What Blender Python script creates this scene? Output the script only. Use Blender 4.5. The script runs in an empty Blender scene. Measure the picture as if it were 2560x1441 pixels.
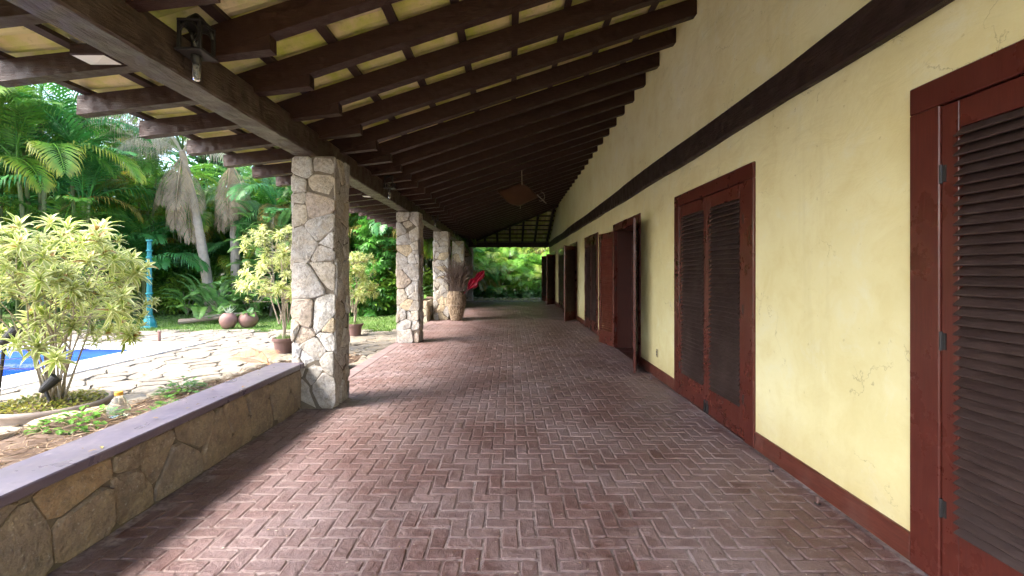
import bpy, math, random
from mathutils import Vector, Matrix
import numpy as np

R = random.Random(7)
PI = math.pi
rad = math.radians
SC = bpy.context.scene
COL = SC.collection

# ------------------------------------------------------------------ camera, sky, sun, exposure
F_PX = 1150.0
cam_d = bpy.data.cameras.new('camera')
cam = bpy.data.objects.new('camera', cam_d)
COL.objects.link(cam)
cam.location = (0, 0, 1.5)
cam.rotation_euler = (rad(90), 0, 0)
cam_d.sensor_width = 36.0
cam_d.lens = 36.0 * F_PX / 2560.0
cam_d.shift_x = 5.0 / 2560.0
cam_d.shift_y = -40.5 / 2560.0
cam_d.clip_start = 0.05
cam_d.clip_end = 2000
SC.camera = cam

SUN_DIR = Vector((1.0, 0.42, -1.25)).normalized()      # the way the light travels
SUN_EL = math.asin(-SUN_DIR.z)
w = bpy.data.worlds.new('World')
SC.world = w
w.use_nodes = True
wn = w.node_tree
wn.nodes.clear()
sky = wn.nodes.new('ShaderNodeTexSky')
sky.sky_type = 'NISHITA'
sky.sun_disc = False
sky.sun_elevation = SUN_EL
sky.sun_rotation = math.atan2(-SUN_DIR.x, -SUN_DIR.y)
sky.air_density = 1.0
sky.dust_density = 3.5
sky.ozone_density = 1.0
bg = wn.nodes.new('ShaderNodeBackground')
bg.inputs['Strength'].default_value = 0.15
wo = wn.nodes.new('ShaderNodeOutputWorld')
wn.links.new(sky.outputs[0], bg.inputs['Color'])
wn.links.new(bg.outputs[0], wo.inputs['Surface'])

sun_d = bpy.data.lights.new('sun', 'SUN')
sun_d.energy = 1.1
sun_d.angle = rad(12)
sun_d.color = (1.0, 0.965, 0.90)
sun = bpy.data.objects.new('sun', sun_d)
sun.rotation_euler = SUN_DIR.to_track_quat('-Z', 'Y').to_euler()
sun.location = (-20, -4, 30)
COL.objects.link(sun)

SC.view_settings.view_transform = 'Standard'
SC.view_settings.look = 'None'
SC.view_settings.gamma = 1.0
SC.view_settings.exposure = 2.92
SC.cycles.max_bounces = 9
SC.cycles.diffuse_bounces = 6
SC.cycles.glossy_bounces = 3
SC.cycles.transmission_bounces = 5
SC.cycles.transparent_max_bounces = 6
SC.cycles.use_adaptive_sampling = True
SC.cycles.adaptive_threshold = 0.03
SC.cycles.use_denoising = True
SC.cycles.sample_clamp_indirect = 8.0

# ------------------------------------------------------------------ mesh helpers
class MB:
    """collects verts / faces (+ optional colour per vertex) and links them as one mesh object"""
    def __init__(s):
        s.v = []; s.f = []; s.c = []; s.usec = False
    def add(s, vs, fs, col=None):
        o = len(s.v)
        s.v.extend([tuple(p) for p in vs])
        s.f.extend([tuple(i + o for i in f) for f in fs])
        if col is not None:
            s.usec = True
            s.c.extend([col] * len(vs) if isinstance(col[0], (int, float)) else col)
        else:
            s.c.extend([(1, 1, 1)] * len(vs))
        return s
    def box(s, a, b, col=None):
        x0, y0, z0 = a; x1, y1, z1 = b
        return s.add([(x0,y0,z0),(x1,y0,z0),(x1,y1,z0),(x0,y1,z0),(x0,y0,z1),(x1,y0,z1),(x1,y1,z1),(x0,y1,z1)],
                     [(3,2,1,0),(4,5,6,7),(0,1,5,4),(1,2,6,5),(2,3,7,6),(3,0,4,7)], col)
    def bbox(s, a, b, e=0.006):
        """box with chamfered edges"""
        lo = Vector([min(p, q) for p, q in zip(a, b)]); hi = Vector([max(p, q) for p, q in zip(a, b)])
        c = (lo + hi) / 2; h = (hi - lo) / 2
        e = min(e, min(h) * 0.6)
        vs = []; idx = {}
        for sx in (-1, 1):
            for sy in (-1, 1):
                for sz in (-1, 1):
                    for ax in range(3):
                        p = [sx * (h.x - e), sy * (h.y - e), sz * (h.z - e)]
                        p[ax] = (sx, sy, sz)[ax] * h[ax]
                        idx[(sx, sy, sz, ax)] = len(vs)
                        vs.append((c.x + p[0], c.y + p[1], c.z + p[2]))
        fs = []
        for ax in range(3):
            u, v = (ax + 1) % 3, (ax + 2) % 3
            for sg in (-1, 1):
                q = []
                for su, sv in ((-1,-1),(1,-1),(1,1),(-1,1)):
                    k = [0,0,0]; k[ax] = sg; k[u] = su; k[v] = sv
                    q.append(idx[(k[0],k[1],k[2],ax)])
                fs.append(tuple(q) if sg > 0 else tuple(reversed(q)))
        for ax in range(3):
            u, v = (ax + 1) % 3, (ax + 2) % 3
            for su in (-1, 1):
                for sv in (-1, 1):
                    k0 = [0,0,0]; k1 = [0,0,0]
                    k0[ax] = -1; k1[ax] = 1
                    for k in (k0, k1):
                        k[u] = su; k[v] = sv
                    q = (idx[(*k0,u)], idx[(*k1,u)], idx[(*k1,v)], idx[(*k0,v)])
                    fs.append(q if su * sv > 0 else tuple(reversed(q)))
        for sx in (-1, 1):
            for sy in (-1, 1):
                for sz in (-1, 1):
                    t = tuple(idx[(sx,sy,sz,a)] for a in range(3))
                    fs.append(t if sx*sy*sz > 0 else tuple(reversed(t)))
        return s.add(vs, fs)
    def prism(s, poly, axis, a, b):
        """polygon of (p, q) extruded along axis from a to b; axis 'y' -> (p,.,q), 'x' -> (.,p,q), 'z' -> (p,q,.)"""
        mk = {'y': lambda p, t: (p[0], t, p[1]), 'x': lambda p, t: (t, p[0], p[1]), 'z': lambda p, t: (p[0], p[1], t)}[axis]
        n = len(poly)
        vs = [mk(p, a) for p in poly] + [mk(p, b) for p in poly]
        fs = [tuple(range(n)), tuple(range(2*n-1, n-1, -1))]
        fs += [(i, n + i, n + (i+1) % n, (i+1) % n) for i in range(n)]
        return s.add(vs, fs)
    def tube(s, pts, rr, n=8, col=None, cap=True):
        pts = [Vector(p) for p in pts]
        if not isinstance(rr, (list, tuple)): rr = [rr] * len(pts)
        vs = []; fs = []
        up = None
        for i, p in enumerate(pts):
            d = (pts[min(i+1, len(pts)-1)] - pts[max(i-1, 0)])
            if d.length < 1e-9: d = Vector((0,0,1))
            d.normalize()
            if up is None:
                up = d.orthogonal().normalized()
            else:
                up = (up - d * up.dot(d))
                up = up.normalized() if up.length > 1e-6 else d.orthogonal().normalized()
            q = d.cross(up)
            for k in range(n):
                a = 2 * PI * k / n
                vs.append(p + (up * math.cos(a) + q * math.sin(a)) * rr[i])
        m = len(pts)
        for i in range(m - 1):
            for k in range(n):
                fs.append((i*n + k, i*n + (k+1) % n, (i+1)*n + (k+1) % n, (i+1)*n + k))
        if cap:
            fs.append(tuple(reversed(range(n)))); fs.append(tuple(range((m-1)*n, m*n)))
        return s.add(vs, fs, col)
    def lathe(s, prof, c=(0,0,0), n=24, jitter=0.0, rnd=None):
        vs = []; fs = []
        for r_, z in prof:
            for k in range(n):
                a = 2 * PI * k / n
                j = 1 + (rnd.uniform(-jitter, jitter) if rnd else 0)
                vs.append((c[0] + r_ * j * math.cos(a), c[1] + r_ * j * math.sin(a), c[2] + z))
        m = len(prof)
        for i in range(m - 1):
            for k in range(n):
                fs.append((i*n + k, i*n + (k+1) % n, (i+1)*n + (k+1) % n, (i+1)*n + k))
        fs.append(tuple(reversed(range(n)))); fs.append(tuple(range((m-1)*n, m*n)))
        return s.add(vs, fs)
    def mesh(s, name, mat, smooth=False):
        me = bpy.data.meshes.new(name)
        me.from_pydata(s.v, [], s.f)
        if s.usec:
            at = me.color_attributes.new('col', 'FLOAT_COLOR', 'POINT')
            a = np.ones((len(s.v), 4), dtype=np.float32)
            a[:, :3] = np.array(s.c, dtype=np.float32)
            at.data.foreach_set('color', a.ravel())
        if mat is not None: me.materials.append(mat)
        if smooth:
            me.polygons.foreach_set('use_smooth', [True] * len(me.polygons))
        me.update()
        return me
    def obj(s, name, mat, parent=None, loc=None, smooth=False):
        return link(name, s.mesh(name, mat, smooth), parent, loc)

def link(name, me, parent=None, loc=None, rot=None, scale=None):
    o = bpy.data.objects.new(name, me)
    COL.objects.link(o)
    if parent is not None: o.parent = parent
    if loc is not None: o.location = loc
    if rot is not None: o.rotation_euler = rot
    if scale is not None: o.scale = (scale,) * 3 if isinstance(scale, (int, float)) else scale
    return o

def tag(o, label=None, cat=None, group=None, kind=None):
    if label: o['label'] = label
    if cat: o['category'] = cat
    if group: o['group'] = group
    if kind: o['kind'] = kind
    return o

def thing(name, label, cat, loc=(0,0,0), rz=0, group=None):
    o = link(name, None, None, loc, (0, 0, rz))
    o.empty_display_size = 0.2
    o['kind'] = 'thing'
    return tag(o, label, cat, group)

# ------------------------------------------------------------------ materials
class NT:
    def __init__(s, name):
        s.m = bpy.data.materials.new(name); s.m.use_nodes = True
        s.t = s.m.node_tree; s.t.nodes.clear()
        s.out = s.n('ShaderNodeOutputMaterial')
        s.p = s.n('ShaderNodeBsdfPrincipled')
        s.l(s.p.outputs[0], s.out.inputs[0])
        g = s.n('ShaderNodeNewGeometry')
        s.pos = g.outputs['Position']; s.isl = g.outputs['Random Per Island']
        s.orand = s.n('ShaderNodeObjectInfo').outputs['Random']
    def n(s, t, **kw):
        nd = s.t.nodes.new(t)
        for k, v in kw.items(): setattr(nd, k, v)
        return nd
    def l(s, a, b): s.t.links.new(a, b)
    def val(s, sock, v):
        if hasattr(v, 'is_linked'): s.l(v, sock)
        else: sock.default_value = v
    def math(s, op, a, b=0.0, clamp=False):
        nd = s.n('ShaderNodeMath', operation=op); nd.use_clamp = clamp
        s.val(nd.inputs[0], a); s.val(nd.inputs[1], b)
        return nd.outputs[0]
    def rnd(s, k=1.0):
        """one random number per piece, for single objects and for joined pieces alike"""
        return s.math('FRACT', s.math('MULTIPLY', s.math('ADD', s.orand, s.isl), k))
    def noise(s, scale, detail=4, rough=0.55, vec=None, dist=0.0, stretch=None, off=None):
        v = vec if vec is not None else s.pos
        if stretch is not None or off is not None:
            mp = s.n('ShaderNodeMapping')
            s.l(v, mp.inputs[0])
            if stretch is not None: mp.inputs['Scale'].default_value = stretch
            if off is not None:
                cb = s.n('ShaderNodeCombineXYZ')
                for i in range(3): s.l(s.math('MULTIPLY', off, 7.3 + 5 * i), cb.inputs[i])
                s.l(cb.outputs[0], mp.inputs['Location'])
            v = mp.outputs[0]
        nd = s.n('ShaderNodeTexNoise')
        nd.inputs['Scale'].default_value = scale; nd.inputs['Detail'].default_value = detail
        nd.inputs['Roughness'].default_value = rough; nd.inputs['Distortion'].default_value = dist
        s.l(v, nd.inputs['Vector'])
        return nd.outputs['Fac']
    def voro(s, scale, feature='F1', vec=None):
        nd = s.n('ShaderNodeTexVoronoi', feature=feature)
        nd.inputs['Scale'].default_value = scale
        s.l(vec if vec is not None else s.pos, nd.inputs['Vector'])
        return nd.outputs['Distance']
    def ramp(s, fac, stops, interp='LINEAR'):
        nd = s.n('ShaderNodeValToRGB'); cr = nd.color_ramp; cr.interpolation = interp
        while len(cr.elements) < len(stops): cr.elements.new(0.5)
        for e, (p, c) in zip(cr.elements, stops):
            e.position = p
            e.color = (*c, 1) if isinstance(c, (tuple, list)) else (c, c, c, 1)
        s.val(nd.inputs[0], fac)
        return nd.outputs[0]
    def mix(s, fac, a, b, blend='MIX'):
        nd = s.n('ShaderNodeMix', data_type='RGBA', blend_type=blend)
        s.val(nd.inputs[0], fac)
        for sock, v in ((nd.inputs[6], a), (nd.inputs[7], b)):
            s.val(sock, (*v, 1) if isinstance(v, tuple) and len(v) == 3 else v)
        return nd.outputs[2]
    def attr(s, name='col'):
        return s.n('ShaderNodeAttribute', attribute_name=name).outputs['Color']
    def bump(s, h, strength=0.3, dist=0.01):
        nd = s.n('ShaderNodeBump')
        nd.inputs['Strength'].default_value = strength; nd.inputs['Distance'].default_value = dist
        s.l(h, nd.inputs['Height']); s.l(nd.outputs[0], s.p.inputs['Normal'])
        return s
    def set(s, col=None, rough=None, **kw):
        if col is not None: s.val(s.p.inputs['Base Color'], (*col, 1) if isinstance(col, tuple) else col)
        if rough is not None: s.val(s.p.inputs['Roughness'], rough)
        for k, v in kw.items(): s.val(s.p.inputs[k.replace('_', ' ')], v)
        return s
    def leafy(s, col, trans=0.35, rough=0.45):
        s.set(col, rough)
        tr = s.n('ShaderNodeBsdfTranslucent'); s.l(col, tr.inputs[0])
        mx = s.n('ShaderNodeMixShader'); mx.inputs[0].default_value = trans
        s.l(s.p.outputs[0], mx.inputs[1]); s.l(tr.outputs[0], mx.inputs[2])
        s.l(mx.outputs[0], s.out.inputs[0])
        return s

M = {}
def build_materials():
    # floor brick, sealed red-brown with dusty film
    t = NT('floor brick')
    base = t.ramp(t.rnd(3.7), [(0, (.116,.060,.053)), (.35, (.142,.077,.068)), (.7, (.124,.067,.060)), (1, (.170,.096,.086))])
    worn = t.noise(13, 6, .68, off=t.rnd(1.9), dist=.8)
    base = t.mix(t.ramp(worn, [(.34, .8), (.47, 0)]), base, (.085,.036,.028))
    base = t.mix(t.ramp(worn, [(.50, 0), (.68, .55)]), base, (.29,.21,.192))
    dust = t.noise(1.3, 5, .62)
    base = t.mix(t.ramp(dust, [(.40, 0), (.72, .55)]), base, (.315,.252,.252))
    spots = t.noise(60, 3, .6)
    base = t.mix(t.ramp(spots, [(.62, 0), (.72, .5)]), base, (.42,.35,.32))
    t.set(base, t.ramp(worn, [(.30, .26), (.62, .60)]))
    t.bump(t.math('ADD', t.noise(30, 5, .65), t.math('MULTIPLY', worn, 2.2)), .75, .008)
    M['brick'] = t.m
    t = NT('floor joint')
    c = t.mix(t.ramp(t.noise(1.4, 4), [(.38, 0), (.60, 1)]), (.13,.086,.077), (.36,.295,.28))
    c = t.mix(t.ramp(t.noise(30, 3), [(.45, 0), (.6, .6)]), c, (.10,.06,.052))
    t.set(c, .85).bump(t.noise(60, 4), .5, .006); M['joint'] = t.m
    t = NT('edge tile')
    c = t.mix(t.noise(6, 5), (.17,.105,.10), (.28,.205,.20))
    t.set(c, .5).bump(t.noise(30, 4), .3, .004); M['edge'] = t.m
    # stucco
    t = NT('yellow stucco')
    big = t.noise(.8, 6, .62)
    c = t.ramp(big, [(.30, (.68,.595,.295)), (.46, (.75,.675,.365)), (.60, (.78,.715,.415)), (.75, (.80,.745,.475))])
    mid = t.noise(3.4, 6, .7, dist=.5)
    c = t.mix(t.ramp(mid, [(.50, 0), (.70, .6)]), c, (.68,.58,.275))
    c = t.mix(t.ramp(mid, [(.28, .55), (.45, 0)]), c, (.77,.745,.56))
    sz = t.n('ShaderNodeSeparateXYZ'); t.l(t.pos, sz.inputs[0]); z = sz.outputs[2]
    low = t.math('MULTIPLY', t.ramp(z, [(.10, 1), (.50, 0)]), t.noise(4.2, 6, .7))
    c = t.mix(t.math('MULTIPLY', low, 1.5, True), c, (.57,.45,.20))
    st = t.noise(1.6, 6, .7, stretch=(1, 2.6, .35))
    c = t.mix(t.ramp(st, [(.56, 0), (.76, .34)]), c, (.60,.52,.27))
    wv = t.n('ShaderNodeVectorMath', operation='ADD')
    nz = t.n('ShaderNodeTexNoise'); nz.inputs['Scale'].default_value = 2.2; nz.inputs['Detail'].default_value = 6; nz.inputs['Roughness'].default_value = .62
    t.l(t.pos, nz.inputs['Vector'])
    sc = t.n('ShaderNodeVectorMath', operation='SCALE'); sc.inputs['Scale'].default_value = .62
    t.l(nz.outputs['Color'], sc.inputs[0]); t.l(t.pos, wv.inputs[0]); t.l(sc.outputs[0], wv.inputs[1])
    ed = t.voro(1.5, 'DISTANCE_TO_EDGE', wv.outputs[0])
    wid = t.math('MULTIPLY', t.noise(9, 4, .7), .0115)
    crk = t.math('SUBTRACT', 1.0, t.math('DIVIDE', ed, wid), True)
    msk = t.math('MULTIPLY', t.ramp(t.noise(2.1, 4, .65), [(.53, 0), (.60, 1)]), crk)
    c = t.mix(t.math('MULTIPLY', msk, .7), c, (.34,.28,.14))
    pits = t.ramp(t.noise(21, 2, .4), [(.735, 0), (.75, 1)])
    c = t.mix(t.math('MULTIPLY', pits, .4), c, (.48,.40,.2))
    t.set(c, .82)
    trow = t.noise(3.0, 5, .62, stretch=(1, .7, 1.5), dist=1.0)
    h = t.math('SUBTRACT', t.math('ADD', t.math('MULTIPLY', trow, 1.7), t.math('MULTIPLY', t.noise(30, 5, .65), .22)), t.math('MULTIPLY', t.math('ADD', msk, pits), .3))
    t.bump(h, .30, .02); M['stucco'] = t.m
    # woods
    def wood(name, c0, c1, rough, grain, bumpd=.004, rr=None, worn=None, adze=0, spec=.5):
        t = NT(name)
        g = t.noise(grain[0], 5, .6, stretch=grain[1], off=t.rnd(2.3))
        c = t.mix(t.ramp(g, [(.3, 0), (.7, 1)]), c0, c1)
        if rr: c = t.mix(t.math('MULTIPLY', t.rnd(5.1), .8), c, rr)
        if worn: c = t.mix(t.ramp(t.noise(3.5, 5, .65), [(.5, 0), (.75, .55)]), c, worn)
        t.set(c, t.ramp(t.noise(4, 5, .65), [(.3, max(.12, rough-.12)), (.7, rough+.14)]), Specular_IOR_Level=spec)
        h = g
        if adze:
            h = t.math('ADD', t.math('MULTIPLY', g, .5), t.math('MULTIPLY', t.voro(adze, 'SMOOTH_F1'), 1.4))
        t.bump(h, .5, bumpd)
        return t.m
    M['beam'] = wood('hewn beam wood', (.026,.0145,.0105), (.085,.056,.042), .46, (14, (6, .7, 6)), .05, worn=(.15,.115,.092), adze=9)
    M['rafter'] = wood('dark rafter wood', (.014,.0052,.0036), (.052,.0215,.0150), .5, (16, (.7, 7, 7)), .025, rr=(.036,.0145,.010), adze=13, spec=.3)
    M['rafter_y'] = wood('dark end rafter wood', (.014,.0052,.0036), (.045,.019,.0135), .5, (16, (7, .7, 7)), .025, adze=13, spec=.3)
    M['ledger'] = wood('dark wall beam wood', (.012,.005,.0036), (.036,.0165,.012), .55, (14, (6, .7, 6)), .025, worn=(.05,.029,.022), adze=9, spec=.3)
    M['batten'] = wood('batten wood', (.022,.010,.008), (.05,.026,.02), .6, (20, (7, 1, 7)))
    M['mahogany'] = wood('red mahogany', (.062,.0125,.0085), (.112,.0245,.016), .30, (11, (7, 7, .45)), .0016, rr=(.075,.016,.011), spec=.4)
    M['reveal'] = wood('dark door lining', (.040,.011,.008), (.065,.018,.013), .4, (9, (5, 5, .7)), .0025)
    M['slat'] = wood('weathered slat wood', (.020,.0105,.009), (.058,.034,.029), .5, (18, (7, .8, 7)), .006, rr=(.034,.0185,.016), worn=(.085,.056,.05))
    M['slat_red'] = wood('red slat wood', (.11,.023,.014), (.19,.042,.026), .38, (16, (6, .8, 6)), .004, rr=(.10,.022,.015))
    M['base'] = wood('baseboard wood', (.068,.017,.011), (.135,.036,.023), .36, (11, (7, .6, 7)), .004, worn=(.15,.075,.058))
    # stones
    def stone(name, stops, k, bumps=.9, darker=.55):
        t = NT(name)
        c = t.ramp(t.rnd(k), stops, 'CONSTANT')
        n1 = t.noise(5, 6, .65, off=t.rnd(2.1), dist=.6)
        c = t.mix(t.ramp(n1, [(.40, .0), (.70, .6)]), c, (.47,.37,.235))
        vein = t.ramp(t.math('ABSOLUTE', t.math('SUBTRACT', t.noise(6, 6, .7, off=t.rnd(4.4), dist=1.2), .5)), [(0, .55), (.022, 0)])
        c = t.mix(vein, c, (.20,.165,.12))
        c = t.mix(t.ramp(t.noise(19, 5, .7, off=t.rnd(3.3)), [(.45, 0), (.7, darker)]), c, (.12,.105,.085))
        c = t.mix(t.ramp(t.noise(48, 3, .6), [(.6, 0), (.72, .5)]), c, (.50,.47,.43))
        t.set(c, .82)
        h = t.math('ADD', t.math('MULTIPLY', t.noise(7, 6, .65, off=t.rnd(1.3)), 1.5), t.math('MULTIPLY', t.noise(38, 5, .7), .6))
        t.bump(h, bumps, .035)
        return t.m
    M['stone'] = stone('pillar stone', [(0, (.50,.475,.44)), (.16, (.54,.49,.42)), (.30, (.44,.425,.41)), (.44, (.57,.56,.55)), (.58, (.56,.455,.31)), (.64, (.49,.47,.455)), (.80, (.64,.625,.60)), (.94, (.44,.365,.31))], 4.3, 1.0, .6)
    M['wallstone'] = stone('shade-toned wall stone', [(0, (.225,.17,.128)), (.25, (.265,.195,.14)), (.5, (.20,.155,.12)), (.7, (.33,.22,.125)), (.85, (.245,.195,.155))], 6.1)  # stone tones darkened to carry the shade on the veranda side
    M['flag'] = stone('pale flagstone', [(0, (.17,.157,.136)), (.2, (.20,.182,.155)), (.4, (.145,.137,.123)), (.55, (.212,.199,.175)), (.75, (.182,.161,.131)), (.9, (.13,.12,.104))], 3.9, .7, .6)
    M['kerb'] = stone('bed edge stone', [(0, (.46,.38,.24)), (.3, (.52,.45,.33)), (.6, (.41,.36,.28)), (.8, (.55,.50,.42))], 3.1, .7, .35)
    M['moss_stone'] = stone('mossy stone', [(0, (.24,.26,.07)), (.3, (.32,.31,.12)), (.6, (.20,.22,.09)), (.8, (.36,.33,.18))], 3.1, .7, .5)
    t = NT('stone mortar'); t.set(t.mix(t.noise(20, 4), (.085,.068,.05), (.20,.165,.125)), .95).bump(t.noise(50, 4), .6, .01); M['mortar'] = t.m
    t = NT('terrace joint'); t.set(t.mix(t.noise(3, 5), (.06,.055,.038), (.13,.117,.09)), .95).bump(t.noise(40, 4), .6, .01); M['tjoint'] = t.m
    t = NT('slate cap')
    c = t.mix(t.noise(3, 6, .6, stretch=(1, .35, 1)), (.070,.054,.082), (.115,.095,.128))
    c = t.mix(t.ramp(t.noise(24, 4), [(.62, 0), (.74, .5)]), c, (.27,.24,.24))
    c = t.mix(t.ramp(t.noise(2.2, 6, .7), [(.5, 0), (.7, .5)]), c, (.20,.165,.165))
    c = t.mix(t.ramp(t.noise(6, 6, .7, dist=1), [(.28, .6), (.42, 0)]), c, (.045,.033,.042))
    t.set(c, t.ramp(t.noise(5, 4), [(.3, .24), (.7, .42)])).bump(t.noise(14, 5), .2, .004); M['slate'] = t.m
    # roof tiles seen from below
    t = NT('clay roof tile')
    c = t.ramp(t.rnd(3.3), [(0, (.66,.56,.27)), (.3, (.74,.62,.36)), (.6, (.64,.58,.22)), (1, (.78,.66,.46))])
    mo = t.noise(4.2, 5, .6, off=t.rnd(2.7))
    c = t.mix(t.ramp(mo, [(.42, 0), (.64, .8)]), c, (.48,.54,.06))
    c = t.mix(t.ramp(t.noise(13, 5, .65), [(.58, 0), (.76, .5)]), c, (.17,.17,.04))
    t.set(c, .8).bump(t.noise(22, 4), .3, .006); M['tile'] = t.m
    # plain ones
    def plain(name, col, rough, var=.25, scale=8, bumps=.15, **kw):
        t = NT(name)
        d = tuple(x * (1 - var) for x in col); u = tuple(min(1, x * (1 + var)) for x in col)
        t.set(t.mix(t.noise(scale, 5), d, u), rough, **kw).bump(t.noise(scale * 4, 4), bumps, .004)
        return t.m
    M['iron'] = plain('black iron', (.016,.014,.014), .5, .3, 20)
    M['brass'] = plain('dull bolt metal', (.20,.16,.11), .4, .3, 20, Metallic=.8)
    M['copper'] = plain('copper sheet', (.135,.062,.040), .5, .35, 7, .2)
    M['rod'] = plain('pale rod', (.34,.27,.20), .5)
    M['turq'] = plain('turquoise paint', (.02,.20,.215), .38, .2, 6)
    M['terracotta'] = plain('terracotta', (.215,.115,.095), .7, .3, 6, .3)
    M['brownpot'] = plain('brown plastic pot', (.135,.075,.065), .55, .2, 10)
    M['bowl'] = plain('stone bowl', (.34,.27,.22), .8, .35, 7, .4)
    M['coping'] = plain('white coping', (.72,.70,.68), .6, .05, 3)
    M['soil'] = plain('bed soil', (.115,.075,.05), .95, .5, 7, .9)
    M['straw'] = plain('dry straw', (.33,.235,.125), .85, .4, 10)
    M['deadwood'] = plain('dead wood', (.20,.155,.12), .85, .4, 9, .6)
    M['twig'] = plain('dry twig', (.15,.105,.082), .8, .4, 12)
    M['bark'] = plain('palm bark', (.30,.25,.19), .85, .4, 9, .7)
    M['stem'] = plain('shrub stem', (.32,.27,.20), .8, .35, 14, .5)
    M['greenstem'] = plain('green palm stem', (.13,.16,.055), .6, .35, 9, .3)
    M['white'] = plain('white plastic', (.75,.75,.72), .4, .05, 5)
    M['cap'] = plain('ochre cap', (.50,.26,.03), .45, .1, 5)
    M['hose'] = plain('yellow hose', (.50,.37,.05), .5, .2, 8)
    M['litter'] = plain('leaf litter', (.10,.075,.035), .95, .6, 3, .8)
    M['dirt'] = plain('garden ground', (.085,.075,.035), .95, .6, .9, .8)
    M['interior'] = plain('shade-toned room plaster', (.10,.08,.06), .8, .1, 3)  # room shade put into the colour, so the doorways stay dark
    M['upper'] = plain('upper roof clay', (.30,.15,.09), .85, .4, 3, .4)
    M['socket'] = plain('socket plate', (.30,.24,.13), .5, .2, 20)
    t = NT('woven bark')
    g = t.noise(9, 5, .7, stretch=(4.5, 4.5, .55), dist=1.4)
    t.set(t.ramp(g, [(.40, (.045,.026,.015)), (.47, (.18,.115,.065)), (.54, (.36,.275,.185)), (.64, (.56,.475,.37))]), .8).bump(g, 1.0, .04); M['vase'] = t.m
    t = NT('clear plastic'); t.set((.93,.97,.96), .12, Transmission_Weight=.92, IOR=1.15); M['clear'] = t.m
    t = NT('lamp glass'); t.set((.60,.60,.58), .12, Transmission_Weight=.85, IOR=1.4); M['glass'] = t.m
    t = NT('pool water')
    t.set((.006,.055,.42), .06, IOR=1.33, Specular_IOR_Level=.2).bump(t.noise(5, 3), .25, .02); M['water'] = t.m
    t = NT('pool wall'); t.set(t.mix(t.noise(2, 3), (.02,.12,.50), (.04,.18,.58)), .3); M['pooltile'] = t.m
    t = NT('lawn')
    c = t.mix(t.noise(.8, 5), (.05,.115,.018), (.115,.19,.032))
    c = t.mix(t.ramp(t.noise(2.2, 4), [(.55, 0), (.72, .7)]), c, (.17,.16,.07))
    t.set(c, .9).bump(t.noise(30, 4), .8, .02); M['lawn'] = t.m
    # leaves: colour per vertex, shifted a little per object
    def leaf(name, tint=(1,1,1), trans=.35, var=.35, rough=.42, alt=None):
        t = NT(name)
        c = t.mix(1.0, t.attr(), tint, 'MULTIPLY')
        c = t.mix(t.math('MULTIPLY', t.rnd(4.7), var), c, alt or (.16,.20,.03))
        k = t.ramp(t.noise(1.3, 3), [(.3, .62), (.7, 1.25)])
        c = t.mix(1.0, c, k, 'MULTIPLY')
        t.leafy(c, trans, rough)
        return t.m
    M['palm'] = leaf('palm leaf', var=.26, trans=.45, alt=(.24,.29,.04))
    M['palm2'] = leaf('deep palm leaf', (.78,1.05,.85), trans=.4, var=.16, alt=(.14,.25,.04))
    M['dry'] = leaf('dry frond', var=.25, trans=.2, rough=.7, alt=(.36,.32,.24))
    M['broad'] = leaf('broad leaf', var=.18)
    M['varieg'] = leaf('variegated leaf', var=.08, trans=.42, alt=(.6,.6,.15))
    M['grass'] = leaf('grass blade', var=.3, alt=(.20,.22,.05))
    M['redleaf'] = leaf('red leaf', var=.05, trans=.3, alt=(.4,.02,.05))
    M['silver'] = leaf('silver leaf', var=.1, trans=.15, alt=(.6,.65,.6))
build_materials()

# ------------------------------------------------------------------ flat cells (irregular stones)
def clip(poly, nx, ny, c):
    out = []
    n = len(poly)
    for i in range(n):
        a = poly[i]; b = poly[(i+1) % n]
        da = a[0]*nx + a[1]*ny - c; db = b[0]*nx + b[1]*ny - c
        if da <= 0: out.append(a)
        if da * db < 0:
            t = da / (da - db)
            out.append((a[0] + (b[0]-a[0])*t, a[1] + (b[1]-a[1])*t))
    return out

def cells(pts, bound, sx=1.0):
    P = np.array(pts); res = []
    for i, p in enumerate(pts):
        d = ((P - P[i]) ** 2).sum(1)
        poly = list(bound)
        for j in np.argsort(d)[1:22]:
            q = P[j]
            nx, ny = q[0]-p[0], q[1]-p[1]
            poly = clip(poly, nx, ny, nx*(p[0]+q[0])/2 + ny*(p[1]+q[1])/2)
            if len(poly) < 3: break
        if len(poly) >= 3: res.append(poly)
    return res

def area(poly):
    return 0.5 * sum(poly[i][0]*poly[(i+1) % len(poly)][1] - poly[(i+1) % len(poly)][0]*poly[i][1] for i in range(len(poly)))

def inset(poly, g):
    if area(poly) < 0: poly = poly[::-1]
    out = poly
    n = len(poly)
    for i in range(n):
        a = poly[i]; b = poly[(i+1) % n]
        dx, dy = b[0]-a[0], b[1]-a[1]
        L = math.hypot(dx, dy)
        if L < 1e-6: continue
        nx, ny = dy/L, -dx/L
        out = clip(out, nx, ny, nx*a[0] + ny*a[1] - g)
        if len(out) < 3: return []
    return out

def soften(poly, rnd, r=.2, jit=.006):
    n = len(poly); out = []
    for i in range(n):
        a = poly[i]; b = poly[(i+1) % n]
        L = math.hypot(b[0]-a[0], b[1]-a[1])
        if L < .02:
            out.append(((a[0]+b[0])/2, (a[1]+b[1])/2)); continue
        for t in (r, 1-r):
            out.append((a[0]+(b[0]-a[0])*t + rnd.uniform(-jit, jit), a[1]+(b[1]-a[1])*t + rnd.uniform(-jit, jit)))
    return out

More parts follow.
